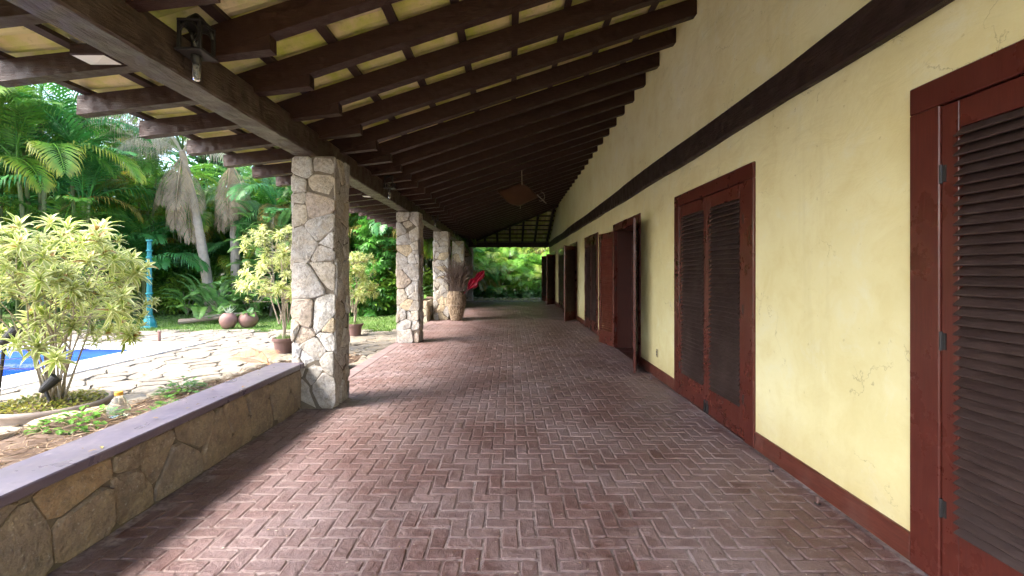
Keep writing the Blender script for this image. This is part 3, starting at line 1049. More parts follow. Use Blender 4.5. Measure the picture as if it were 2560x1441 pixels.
# ------------------------------------------------------------------ fittings of the veranda
def lantern(i, y):
    labels = ['black iron lantern with a hanging glass tube, nearest on the bearing beam',
              'black iron lantern on the beam just past the nearest pillar',
              'black iron lantern on the beam between the second and third pillar',
              'black iron lantern on the beam farthest away, near the fourth pillar']
    t = thing('beam_lantern', labels[i], 'lantern', (-2.128, y, 2.90), 0, 'iron lanterns along the bearing beam')
    s = .066
    b = MB()
    cx = .098
    b.bbox((cx-s-.02, -s-.02, .0), (cx+s+.02, s+.02, .018), .004)
    b.bbox((cx-s-.012, -s-.012, .19), (cx+s+.012, s+.012, .206), .004)
    for sx in (-1, 1):
        for sy in (-1, 1):
            b.bbox((cx+sx*s-.010, sy*s-.010, .018), (cx+sx*s+.010, sy*s+.010, .19), .002)
    for ax in range(4):
        for k in range(5):
            a0 = PI*k/5; a1 = PI*(k+1)/5
            p = lambda a: (math.cos(a)*(s-.01), .135 + .05*math.sin(a))
            (u0, z0), (u1, z1) = p(a0), p(a1)
            sg = -1 if ax % 2 else 1
            if ax < 2: b.tube([(cx+sg*s, u0, z0), (cx+sg*s, u1, z1)], .009, 5)
            else: b.tube([(cx+u0, sg*s, z0), (cx+u1, sg*s, z1)], .009, 5)
    b.tube([(-.002, 0, .20), (cx, 0, .215)], .014, 6)
    b.obj('cage', M['iron'], t)
    MB().tube([(cx, 0, .206), (cx, 0, .24), (cx, 0, .27)], [.07, .045, .012], 8).obj('cap', M['iron'], t)
    MB().lathe([(.030, 0), (.032, -.02), (.024, -.05), (.024, -.06)], (cx, 0, 0), 12).obj('socket', M['iron'], t)
    MB().lathe([(.022, -.06), (.024, -.07), (.024, -.15), (.020, -.16), (.008, -.165)], (cx, 0, 0), 14).obj('glass_tube', M['glass'], t, smooth=True)
    MB().lathe([(.014, .03), (.018, .06), (.016, .09), (.008, .10)], (cx, 0, 0), 10).obj('bulb', M['glass'], t, smooth=True)
for i, y in enumerate((2.98, 7.75, 12.5, 17.2)): lantern(i, y)

def eave_light(i, x, y, z, label):
    t = thing('eave_light', label, 'eave light', (x, y, z), 0, 'small box lights under the eaves')
    MB().bbox((-.11, -.075, .0), (.11, .075, .07), .006).obj('housing', M['rafter'], t)
    m = MB()
    m.add([(-.10,-.065,-.001),(.10,-.065,-.001),(.10,.065,-.001),(-.10,.065,-.001),(0,0,-.018)], [(1,0,4),(2,1,4),(3,2,4),(0,3,4)])
    m.obj('diffuser', M['white'], t)
eave_light(0, -2.62, 2.92, 2.845, 'brown box light with white diffuser under the nearest eave rafters')
eave_light(1, -2.55, 8.3, 2.86, 'brown box light with white diffuser under the eave past the nearest pillar')

def copper():
    t = thing('copper_reflector', 'curved copper sheet hanging from the rafters above the middle of the veranda', 'hanging panel', (.27, 10.1, 3.15))
    m = MB(); n = 14
    A, B_, C_, D_ = Vector((-.55,-.02,.12)), Vector((-.02,.30,.35)), Vector((.36,.10,.0)), Vector((-.05,-.30,-.245))
    vs = []
    for i in range(n+1):
        for j in range(n+1):
            u, v = i/n, j/n
            p = A*(1-u)*(1-v) + B_*u*(1-v) + C_*u*v + D_*(1-u)*v
            # S-shaped waves along the long edges
            p = p + Vector((0, 0, -.10*math.sin(PI*v)*(1-u) + .05*math.sin(PI*v)*u))
            vs.append(p)
    k = len(vs)
    vs += [p + Vector((0,0,.006)) for p in vs]
    fs = []
    for i in range(n):
        for j in range(n):
            a = i*(n+1)+j; q = (a, a+1, a+n+2, a+n+1)
            fs.append(q); fs.append(tuple(k + x for x in reversed(q)))
    for i in range(n):
        for e in (0, n):
            a, b = i*(n+1)+e, (i+1)*(n+1)+e
            fs.append((a, b, k+b, k+a))
            a, b = e*(n+1)+i, e*(n+1)+i+1
            fs.append((a, b, k+b, k+a))
    m.add(vs, fs).obj('sheet', M['copper'], t, smooth=True)
    MB().tube([(0, .25, .30), (-.005, .25, .64)], .011, 8).tube([(-.10, .23, .635), (.03, .26, .645)], .010, 6).obj('rod', M['rod'], t)
    pts = [C_ + Vector((-.03, 0, .06)), C_ + Vector((.17, -.05, -.14))]
    MB().tube(pts, .011, 8).obj('arm', M['rod'], t)
    MB().tube([C_ + Vector((.05+.09*math.sin(a), 0, .02+.1*math.cos(a))) for a in [i*PI/8 for i in range(10)]] , .006, 6).obj('hook', M['rod'], t)
    MB().tube([(-.05,-.30,-.24),(-.05,-.30,-.31)], .006, 6).obj('pin', M['rod'], t)
copper()

def small_fittings():
    rnd = random.Random(2)
    s = thing('wall_socket', 'small ochre socket plate low on the yellow wall', 'socket', (XW, 6.5, .35))
    MB().bbox((-.010, -.035, -.055), (.002, .035, .055), .004).obj('plate', M['socket'], s)
    MB().box((-.014, -.016, -.03), (-.0095, .016, -.006)).box((-.014, -.016, .006), (-.0095, .016, .03)).obj('outlet', M['iron'], s)
    for (x, y, lb) in ((1.965, 3.46, 'rusty door stop peg on the bricks, farther of the two in front'), (1.985, 2.97, 'rusty door stop peg on the bricks, nearer of the two in front'), (1.97, 6.42, 'rusty door stop peg beside the folded-back door leaf'), (1.95, 13.4, 'rusty door stop peg beside the angled dark door leaf')):
        t = thing('door_stop', lb, 'door stop', (x, y, .001), 0, 'door stop pegs')
        MB().lathe([(.020, 0), (.020, .006), (.012, .008)], (0,0,0), 12).obj('foot', M['iron'], t)
        MB().lathe([(.010, .006), (.009, .034), (.013, .036), (.012, .046), (.004, .048)], (0,0,0), 10).obj('peg', M['brownpot'], t)
small_fittings()

# ------------------------------------------------------------------ foliage makers
def frond_mesh(name, L, n, e0, e1, ll, lw, rnd, mat, col, sweep=.9, droop=.5, curl=.0, colvar=.2, tipcol=None, start=.16, vee=.35):
    m = MB()
    N = 14; pts = []; p = Vector((0,0,0)); tans = []
    for i in range(N+1):
        s = i/N
        e = rad(e0 + (e1 - e0)*(s**1.25))
        d = Vector((math.cos(e), curl*s, math.sin(e))).normalized()
        pts.append(p.copy()); tans.append(d)
        p = p + d*(L/N)
    rc = tuple(x*1.25 for x in col)
    m.tube(pts, [.016*L/2*(1-.85*i/N) + .002 for i in range(N+1)], 4, rc, cap=False)
    for i in range(n):
        s = start + (1-start)*(i + .5)/n
        f = s*N; a = min(int(f), N-1); fr = f - a
        P = pts[a].lerp(pts[a+1], fr); T = tans[a].lerp(tans[min(a+1, N)], fr).normalized()
        side0 = T.cross(Vector((0,0,1)))
        side0 = side0.normalized() if side0.length > 1e-4 else Vector((0,1,0))
        up = side0.cross(T).normalized()
        prof = math.sin(PI*min(1, max(0, (s-start)/(1-start)))**.75*.93 + .16)**.7 if s < 1 else .3
        for sg in (-1, 1):
            l = ll*max(.22, prof)*rnd.uniform(.85, 1.1)
            fw = sweep*(.35 + .75*s)
            dr = (side0*sg + T*fw + up*vee).normalized()
            w_ = lw*rnd.uniform(.8, 1.15)
            wv = T.cross(dr).cross(dr).normalized()*w_
            if wv.length < 1e-5: wv = T*w_
            dn = Vector((0,0,-1))
            dj = droop*rnd.uniform(.7, 1.3)
            q0 = P; q1 = P + dr*l*.45 + dn*l*.10*dj; q2 = P + dr*l*.78 + dn*l*.34*dj; q3 = P + dr*l*(1-.12*dj) + dn*l*.75*dj
            k = rnd.uniform(1-colvar, 1+colvar)
            c = tuple(x*k for x in col)
            tc = tuple(x*k for x in (tipcol or col))
            m.add([q0, q1-wv, q1+wv, q2-wv*.8, q2+wv*.8, q3], [(0,1,2),(1,3,4,2),(3,5,4)], [c, c, c, c, tc, tc])
    return m.mesh(name, mat)

rF = random.Random(11)
G1, G2, G3, YL = (.095,.27,.030), (.155,.34,.032), (.060,.205,.050), (.42,.38,.04)
FR_GREEN = [frond_mesh('frond', 2.3, 34, 78, -25, .62, .022, rF, M['palm'], G1),
            frond_mesh('frond', 2.3, 34, 62, -55, .60, .022, rF, M['palm'], G2, tipcol=(.16,.20,.03)),
            frond_mesh('frond', 2.2, 32, 45, -72, .58, .021, rF, M['palm'], G1, droop=.7),
            frond_mesh('frond', 2.1, 32, 28, -80, .58, .021, rF, M['palm'], G2, droop=.8, tipcol=YL),
            frond_mesh('frond', 2.4, 36, 84, 15, .60, .020, rF, M['palm'], G3)]
FR_DEEP = [frond_mesh('frond', 2.3, 30, e0, e1, .66, .024, rF, M['palm2'], G3, droop=dr) for e0, e1, dr in ((75,-30,.5), (55,-60,.7), (35,-78,.8), (82, 5, .4))]
FR_FAR = [frond_mesh('frond', 2.3, 28, e0, e1, .66, .019, rF, M['palm'], c, droop=dr) for e0, e1, dr, c in ((70,-40,.5,(.17,.42,.045)), (50,-65,.7,(.23,.48,.05)), (35,-78,.8,(.13,.35,.06)), (62,-50,.6,(.33,.44,.06)))]
FR_YEL = [frond_mesh('frond', 2.0, 30, e0, e1, .55, .020, rF, M['palm'], (.21,.17,.03), droop=.8, tipcol=(.34,.22,.03)) for e0, e1 in ((40,-75), (15,-85))]
FR_DEAD = [frond_mesh('dead_frond', 3.0, 46, 62, -62, .75, .013, rF, M['dry'], (.46,.41,.32), droop=1.5, sweep=.5, vee=-.1),
           frond_mesh('dead_frond', 3.0, 46, 35, -80, .75, .013, rF, M['dry'], (.40,.36,.28), droop=1.5, sweep=.5, vee=-.1),
           frond_mesh('dead_frond', 2.6, 44, -50, -89, .62, .012, rF, M['dry'], (.33,.25,.15), droop=1.4, sweep=.8, vee=-.1),
           frond_mesh('dead_frond', 2.4, 40, -74, -90, .50, .012, rF, M['dry'], (.29,.21,.12), droop=1.4, sweep=1.0, vee=-.1)]
FR_COCO = [frond_mesh('frond', 3.4, 52, e0, e1, .85, .024, rF, M['palm'], (.075,.15,.03), droop=dr) for e0, e1, dr in ((70,-30,.7), (48,-60,.9), (80,10,.5))]
FR_FERN = [frond_mesh('frond', .9, 26, e0, e1, .26, .020, rF, M['broad'], c, droop=.3, sweep=.6, start=.1) for e0, e1, c in ((65,-30,(.10,.25,.055)), (40,-40,(.14,.29,.06)), (75,10,(.08,.20,.06)))]

def areca(x, y, h, label, seed, fronds=FR_GREEN, stems=3, per=6, sc=1.0, group='palms of the garden screen', yel=.12, spread=.45, z0=-.2, name='areca_palm'):
    rnd = random.Random(seed)
    t = thing(name, label, 'palm', (x, y, z0), 0, group)
    for s in range(stems):
        a = rnd.uniform(0, 2*PI); r_ = rnd.uniform(.05, spread)
        bx, by = r_*math.cos(a), r_*math.sin(a)
        hh = h*rnd.uniform(.62, 1.0) if s else h
        lx, ly = bx*1.9 + rnd.uniform(-.2,.2), by*1.9 + rnd.uniform(-.2,.2)
        n = 6
        pts = [(bx + (lx-bx)*(i/n)**1.6, by + (ly-by)*(i/n)**1.6, hh*i/n) for i in range(n+1)]
        rr = [(.065 - .025*i/n)*max(.7, sc*.9) for i in range(n+1)]
        MB().tube(pts, rr, 7).obj('stem', M['greenstem'], t)
        a0 = rnd.uniform(0, 2*PI)
        for k in range(per):
            me = rnd.choice(fronds) if rnd.random() > yel else rnd.choice(FR_YEL)
            link('frond', me, t, (pts[-1][0], pts[-1][1], hh - .05 - .12*rnd.random()*k/per), (rnd.uniform(-.1,.1), rnd.uniform(-.15,.15), a0 + k*2*PI*.382 + rnd.uniform(-.3,.3)), sc*rnd.uniform(.85, 1.2))
    return t

def leaf_shape(kind, L, W):
    """flat leaf along +x in (x, y, z): list of verts, faces; gently folded"""
    if kind == 'oval':
        vs = [(0,0,0),(L*.28,-W*.8,W*.18),(L*.28,W*.8,W*.18),(L*.65,-W*.85,W*.10),(L*.65,W*.85,W*.10),(L,0,-L*.12),(L*.28,0,0),(L*.65,0,-L*.02)]
        fs = [(0,1,6),(0,6,2),(1,3,7,6),(6,7,4,2),(3,5,7),(7,5,4)]
        return vs, fs
    if kind == 'palmate':
        vs = []; fs = []
        for k in range(8):
            a = 2*PI*k/8
            c, s = math.cos(a), math.sin(a)
            f = lambda u, v, z: (u*c - v*s, u*s + v*c, z)
            o = len(vs)
            vs += [f(.01,0,0), f(L*.5,-W*.55,-L*.12), f(L*.5,W*.55,-L*.12), f(L,0,-L*.48)]
            fs += [(o,o+1,o+2),(o+1,o+3,o+2)]
        return vs, fs
    if kind == 'split':
        vs = [(0,0,0)]; fs = []
        n = 7
        for k in range(n):
            a = rad(-118 + 236*k/(n-1))
            l = L*(1.0 - .25*abs(k-(n-1)/2)/((n-1)/2))
            c, s = math.cos(a), math.sin(a)
            f = lambda u, v, z: (u*c - v*s, u*s + v*c, z)
            o = len(vs)
            vs += [f(l*.55,-W*.6,.0), f(l*.55,W*.6,.0), f(l*.95,-W*.25,-l*.15), f(l*.97,W*.25,-l*.15)]
            fs += [(0,o,o+1),(o,o+2,o+3,o+1)]
        return vs, fs

def leafcloud(n, shape, rad3, rnd, col, colvar=.3, clumps=24, shell=.5, hang=.3, cl_r=.33):
    """leaves gathered in clumps through an ellipsoid"""
    m = MB()
    vs0, fs0 = shape
    cs = []
    for _ in range(clumps):
        d = Vector((rnd.gauss(0,1), rnd.gauss(0,1), rnd.gauss(0,1))).normalized()
        r_ = shell + (1-shell)*rnd.random()
        cs.append((d*r_, rnd.uniform(.75, 1.25)))
    for i in range(n):
        c, k = cs[i % clumps]
        p = c + Vector((rnd.gauss(0,1), rnd.gauss(0,1), rnd.gauss(0,.8)))*cl_r*.55
        d = (p*1.2 + Vector((rnd.gauss(0,.5), rnd.gauss(0,.5), rnd.gauss(0,.35) - hang*.6)))
        d.normalize()
        q = d.to_track_quat('X', 'Z')
        roll = Matrix.Rotation(rnd.uniform(-.6,.6), 3, 'X')
        Mx = q.to_matrix() @ roll
        s = rnd.uniform(.7, 1.25)
        P = Vector((p.x*rad3[0], p.y*rad3[1], p.z*rad3[2]))
        kk = k*rnd.uniform(1-colvar, 1+colvar)
        m.add([P + Mx @ (Vector(v)*s) for v in vs0], fs0, tuple(x*kk for x in col))
    return m

rC = random.Random(31)
TREE_ME = [leafcloud(4200, leaf_shape('oval', .34, .10), (2.2,2.0,2.4), rC, c, clumps=46, shell=.35, cl_r=.30).mesh('crown', M['palm2']) for c in ((.075,.20,.035), (.10,.23,.03), (.06,.175,.05))]
SCHEF_ME = [leafcloud(520, leaf_shape('palmate', .19, .06), (.85,.7,1.15), rC, (.095,.31,.040), clumps=30, shell=.6, cl_r=.30).mesh('crown', M['broad']) for _ in range(2)]
SHRUB_ME = [leafcloud(1500, leaf_shape('oval', .13, .035), (.8,.7,.6), rC, c, clumps=26, shell=.5).mesh('crown', M['broad']) for c in ((.12,.31,.04), (.085,.23,.045), (.21,.36,.04))]
SPLIT_ME = [leafcloud(60, leaf_shape('split', .34, .09), (.55,.5,.5), rC, (.10,.29,.085), clumps=20, shell=.7, hang=.7).mesh('crown', M['broad']) for _ in range(2)]

def tree(x, y, h, me, sc, label, seed, z0=-.2):
    rnd = random.Random(seed)
    t = thing('background_tree', label, 'tree', (x, y, z0), rnd.uniform(0, 6), 'broadleaf trees behind the palms')
    b = MB()
    n = 6
    pts = [(.12*math.sin(i*1.3+seed), .1*math.cos(i*1.7), h*i/n) for i in range(n+1)]
    b.tube(pts, [.16 - .11*i/n for i in range(n+1)], 8)
    for k in range(7):
        a = rnd.uniform(0, 2*PI); s = pts[rnd.randint(2, 5)]
        e = (s[0] + 1.5*sc*math.cos(a), s[1] + 1.5*sc*math.sin(a), s[2] + rnd.uniform(.6, 1.8))
        b.tube([s, ((s[0]+e[0])/2, (s[1]+e[1])/2, (s[2]+e[2])/2+.15), e], [.05,.035,.012], 5)
    b.obj('trunk', M['bark'], t)
    link('crown', me, t, (0,0,h*.88), (0,0,rnd.uniform(0,6)), sc)
    return t

def bush(x, y, me, sc, label, cat='shrub', group=None, z0=-.17, name='garden_shrub', hgt=.7, seed=0):
    rnd = random.Random(seed + int(abs(x)*100))
    t = thing(name, label, cat, (x, y, z0), rnd.uniform(0,6), group)
    b = MB()
    for k in range(7):
        a = rnd.uniform(0, 2*PI); r_ = rnd.uniform(.15,.45)*sc
        b.tube([(0,0,0), (r_*.4*math.cos(a), r_*.4*math.sin(a), hgt*.5*sc), (r_*math.cos(a), r_*math.sin(a), hgt*1.2*sc)], [.018*sc,.014*sc,.006*sc], 5)
    b.obj('stems', M['stem'], t)
    link('crown', me, t, (0,0,hgt*sc), (0,0,0), sc)
    return t

# ------------------------------------------------------------------ variegated shrubs
def rosette_mesh(rnd, nl=22, L=.19, W=.0185):
    m = MB()
    for i in range(nl):
        az = i*2.39996 + rnd.uniform(-.2,.2)
        el = rad(78 - 95*(i/nl)) + rnd.uniform(-.15,.15)
        l = L*rnd.uniform(.75, 1.1)*(.7 + .3*min(1, i/nl*2.2)); w_ = W*rnd.uniform(.85, 1.2)
        pts = []; p = Vector((0,0,.06*(1 - i/nl)))
        e = el; N = 4
        for k in range(N+1):
            pts.append(p.copy())
            d = Vector((math.cos(e)*math.cos(az), math.cos(e)*math.sin(az), math.sin(e)))
            p = p + d*(l/N); e -= rnd.uniform(.18,.36)
        sd = Vector((-math.sin(az), math.cos(az), 0))
        wf = (.45, 1.0, .95, .62, .06)
        g = (.40,.47,.13); y_ = (.93,.91,.52); k_ = rnd.uniform(.78,1.14)
        if rnd.random() < .04: g, y_ = (.30,.17,.05), (.42,.26,.08)
        elif rnd.random() < .25: g, y_ = (.26,.36,.06), (.74,.76,.26)
        g = tuple(x*k_ for x in g); y_ = tuple(x*k_ for x in y_)
        vs = []; cl = []
        for k in range(N+1):
            ww = w_*wf[k]
            up = Vector((0,0,ww*.35))
            vs += [pts[k] - sd*ww + up, pts[k] - sd*ww*.42, pts[k] + sd*ww*.42, pts[k] + sd*ww + up]
            cl += [y_, g, g, y_]
        fs = []
        for k in range(N):
            for c in range(3):
                a = k*4 + c
                fs.append((a, a+1, a+5, a+4))
        m.add(vs, fs, cl)
    return m.mesh('leaf_rosette', M['varieg'])
rV = random.Random(17)
ROS = [rosette_mesh(rV, nl, L, W) for nl, L, W in ((22,.19,.0185), (16,.21,.016), (26,.17,.019), (19,.20,.014), (13,.18,.020), (24,.185,.017))]

def variegated(t, base, height, rx, n_ros, n_stem, sc, rnd, stem_r=.016, fork=.35, zlow=.25, ry=None, lean=(0,0)):
    """stems fan out from base; a rosette of striped leaves at each branch end"""
    ry = ry or rx
    b = MB(); base = Vector(base)
    tips = []
    for i in range(n_ros):
        u = rnd.random()
        # ends spread through a vase-shaped crown
        zz = zlow + (1 - zlow)*u**.75
        spread = (.30 + .70*math.sin(PI*min(1, .14 + .66*zz)))
        a = rnd.uniform(0, 2*PI); r_ = (rnd.random()**.42)*spread*rnd.uniform(.85, 1.12)
        tips.append(Vector((lean[0]*zz + rx*r_*math.cos(a), lean[1]*zz + ry*r_*math.sin(a), height*zz*rnd.uniform(.88,1.0))))
    trunks = []
    for i in range(n_stem):
        a = 2*PI*i/n_stem + rnd.uniform(-.3,.3); r_ = rnd.uniform(.25,.8)
        e = Vector((lean[0]*.8 + rx*r_*math.cos(a)*.75, lean[1]*.8 + ry*r_*math.sin(a)*.75, height*rnd.uniform(.5,.86)))
        s = base + Vector((rnd.uniform(-.1,.1), rnd.uniform(-.1,.1), 0))*min(1, rx)
        mid = s.lerp(base + e, .4) + Vector((rnd.uniform(-.08,.08), rnd.uniform(-.08,.08), height*.06))
        m2 = s.lerp(base + e, .72) + Vector((rnd.uniform(-.1,.1), rnd.uniform(-.1,.1), height*.04))
        P = [s, mid, m2, base + e]
        b.tube(P, [stem_r, stem_r*.8, stem_r*.6, stem_r*.35], 6)
        pl = []
        for k in range(3):
            for q in range(4): pl.append((P[k].lerp(P[k+1], q/4), stem_r*(.8 - .15*k)))
        trunks.append(pl)
    for tp in tips:
        W = base + tp
        best = None
        for pl in trunks:
            for p, r_ in pl[3:]:
                if p.z > W.z - .03: continue
                d = (p - W).length
                if best is None or d < best[0]: best = (d, p, r_)
        if best is None: continue
        d, p, r_ = best
        mid = p.lerp(W, .5) + Vector((rnd.uniform(-.04,.04), rnd.uniform(-.04,.04), -.03*d))
        b.tube([p, mid, W], [r_*.55, r_*.42, r_*.3], 5)
        out = (W - mid)
        out = Vector((out.x*.7, out.y*.7, abs(out.z) + .12)).normalized()
        q = out.to_track_quat('Z', 'Y').to_euler()
        link('leaf_rosette', rnd.choice(ROS), t, W, q, sc*rnd.choice((.6, .8, .95, 1.1, 1.3))*rnd.uniform(.92, 1.08))
    b.obj('stems', M['stem'], t)

def big_bush():
    rnd = random.Random(51)
    cx, cy = -5.42, 5.45
    t = thing('planter_bowl', 'wide low stone bowl planter under the big yellow striped shrub', 'planter', (cx, cy, GZ - .19))
    m = MB()
    m.lathe([(.36, 0), (.44, .05), (.50, .17), (.53, .25), (.56, .27), (.565, .30), (.53, .315), (.50, .30), (.49, .24), (.02, .24)], (0,0,0), 40, .006, rnd)
    m.obj('bowl', M['bowl'], t, smooth=True)
    s = MB()
    s.lathe([(.485, .245), (.4, .275), (.2, .30), (.02, .31)], (0,0,0), 30, .03, rnd)
    s.obj('soil', M['soil'], t)
    gc = MB(); vs0, fs0 = leaf_shape('oval', .055, .017)
    for i in range(900):
        a = rnd.uniform(0,2*PI); r_ = .50*rnd.random()**.5
        Mx = Matrix.Rotation(rnd.uniform(0,6.28), 3, 'Z') @ Matrix.Rotation(rnd.uniform(-.9,.3), 3, 'Y')
        P = Vector((r_*math.cos(a), r_*math.sin(a), .27 + .04*(1-r_*2) + rnd.uniform(0,.05)))
        k = rnd.uniform(.7,1.2)
        gc.add([P + Mx @ Vector(v) for v in vs0], fs0, (.30*k,.28*k,.05*k) if rnd.random() < .7 else (.15*k,.2*k,.03*k))
    tag(gc.obj('ground_cover', M['broad'], t), kind='stuff')
    b = thing('variegated_shrub', 'large yellow and green striped shrub in the bowl beside the pool', 'shrub', (cx, cy, -.05), 0, 'variegated shrubs')
    variegated(b, (0,0,0), 2.12, .98, 180, 24, 1.0, rnd, .0125, zlow=.27, ry=.95, lean=(-.05, 0))
big_bush()

def potted(x, y, label_pot, label_shrub, seed, h, rx, n, zt=.32, sc=.8):
    rnd = random.Random(seed)
    t = thing('plant_pot', label_pot, 'pot', (x, y, GZ), 0, 'brown pots of the striped shrubs')
    MB().lathe([(.145, 0), (.15, .01), (.185, .24), (.19, .25), (.215, .255), (.22, .31), (.205, .315), (.195, .30), (.185, .27), (.02, .265)], (0,0,0), 28).obj('pot_body', M['brownpot'], t, smooth=False)
    MB().lathe([(.185, .27), (.1, .285), (.02, .29)], (0,0,0), 18, .03, rnd).obj('soil', M['soil'], t)
    gr = MB()
    for i in range(120):
        a = rnd.uniform(0,2*PI); r_ = .17*rnd.random()**.5
        p = Vector((r_*math.cos(a), r_*math.sin(a), .28))
        e = p + Vector((rnd.uniform(-.06,.06), rnd.uniform(-.06,.06), rnd.uniform(.05,.14)))
        gr.add([p + Vector((.006,0,0)), p - Vector((.006,0,0)), e], [(0,1,2)], (.10,.20,.03))
    tag(gr.obj('pot_grass', M['grass'], t), kind='stuff')
    b = thing('variegated_shrub', label_shrub, 'shrub', (x, y, GZ + .28), 0, 'variegated shrubs')
    m = MB()
    m.tube([(0,0,0), (.01,.0,.2), (-.02,.02,.42), (0,0,zt+.2)], [.032,.028,.025,.022], 8)
    m.tube([(0.0,0.0,0.0), (.03,.02,.3), (-.08,.0,.5)], [.026,.022,.016], 7)
    m.obj('trunk', M['stem'], b)
    variegated(b, (0,0,zt), h, rx, n, 9, sc, rnd, .014, zlow=.10)
potted(-4.60, 9.35, 'brown ribbed pot beside the nearest stone pillar', 'yellow striped shrub on a short trunk in the brown pot', 61, 1.95, .80, 170)
potted(-4.02, 11.9, 'brown pot showing just past the nearest pillar', 'yellow striped shrub seen between the nearest two pillars', 62, 1.55, .62, 120)

# ------------------------------------------------------------------ garden objects
def lamp_post():
    t = thing('lamp_post', 'turquoise cast iron lamp post standing on the lawn behind the striped shrub', 'lamp post', (-10.78, 13.75, -.168))
    MB().lathe([(.21, 0), (.21, .03), (.185, .05), (.17, .16), (.11, .30), (.115, .33), (.09, .36)], (0,0,0), 8).obj('base', M['turq'], t)
    m = MB()
    n = 16; vs = []
    prof = [(.076, .36), (.068, .9), (.062, 1.5), (.056, 2.2), (.052, 2.62)]
    for r_, z in prof:
        for k in range(n*2):
            a = PI*k/n
            rr = r_*(1.0 if k % 2 else .86)
            vs.append((rr*math.cos(a), rr*math.sin(a), z))
    N = n*2
    fs = [(i*N+k, i*N+(k+1) % N, (i+1)*N+(k+1) % N, (i+1)*N+k) for i in range(len(prof)-1) for k in range(N)]
    fs.append(tuple(range((len(prof)-1)*N, len(prof)*N)))
    m.add(vs, fs).obj('column', M['turq'], t)
    for z, r_ in ((.80, .125), (1.02, .10), (1.45, .09), (1.98, .095), (2.10, .085), (2.30, .085), (2.60, .085)):
        MB().lathe([(r_*.75, z-.025), (r_, z-.012), (r_, z+.012), (r_*.75, z+.025)], (0,0,0), 18).obj('ring', M['turq'], t)
lamp_post()

def clay_pots():
    rnd = random.Random(8)
    t = thing('clay_pot', 'round closed clay pot with a pale spiky plant on the lawn edge', 'pot', (-8.24, 13.45, -.165), 0, 'clay pots on the lawn')
    MB().lathe([(.10, 0), (.17, .06), (.225, .18), (.235, .26), (.21, .36), (.15, .43), (.11, .46), (.10, .455), (.09, .42), (.02, .40)], (0,0,0), 26).obj('pot_body', M['terracotta'], t, smooth=True)
    p = thing('spiky_plant', 'silvery spiky plant growing out of the round clay pot', 'plant', (-8.24, 13.45, .24))
    m = MB()
    for i in range(16):
        az = i*2.4; el = rad(rnd.uniform(15, 80)); l = rnd.uniform(.22,.38)
        if rnd.random() < .4: az = rnd.uniform(-.6,.5); el = rad(rnd.uniform(40,70))
        d = Vector((math.cos(el)*math.cos(az), math.cos(el)*math.sin(az), math.sin(el)))
        s = Vector((-math.sin(az), math.cos(az), 0))*.024
        m.add([s*.5, -s*.5, d*l*.5 - s, d*l*.5 + s, d*l + Vector((0,0,-.02))], [(0,1,2,3),(3,2,4)], (.50,.58,.48) if el > .7 else (.30,.38,.25))
    m.obj('leaves', M['silver'], p)
    t = thing('clay_pot', 'wide clay pot with a broken jagged rim beside the round one', 'pot', (-7.82, 13.75, -.165), 0, 'clay pots on the lawn')
    m = MB()
    prof = [(.12, 0), (.20, .06), (.26, .18), (.27, .27), (.23, .36), (.20, .40)]
    m.lathe(prof + [(.18, .38), (.2, .28), (.02, .2)], (0,0,0), 26)
    n = 26
    for k in range(n):
        i = 5*n + k
        x, y, z = m.v[i]; m.v[i] = (x, y, z + .04*math.sin(k*1.9) + .03*math.sin(k*.7))
    m.obj('pot_body', M['terracotta'], t, smooth=True)
    f = thing('garden_fern', 'green fern growing in the jagged clay pot', 'fern', (-7.82, 13.75, .05))
    for k in range(8):
        link('frond', FR_FERN[k % 3], f, (0,0,.08), (0,0,k*.8), .45)
clay_pots()

def bottle():
    t = thing('plastic_bottle', 'clear plastic bottle with ochre cap standing in the planting bed', 'bottle', (-3.93, 4.62, .055))
    MB().lathe([(.088, 0), (.096, .02), (.096, .07), (.088, .10), (.055, .165), (.032, .20), (.030, .215)], (0,0,0), 22).obj('bottle_body', M['clear'], t, smooth=True)
    MB().lathe([(.034, .206), (.036, .212), (.036, .238), (.033, .242)], (0,0,0), 18).obj('cap', M['cap'], t)
bottle()

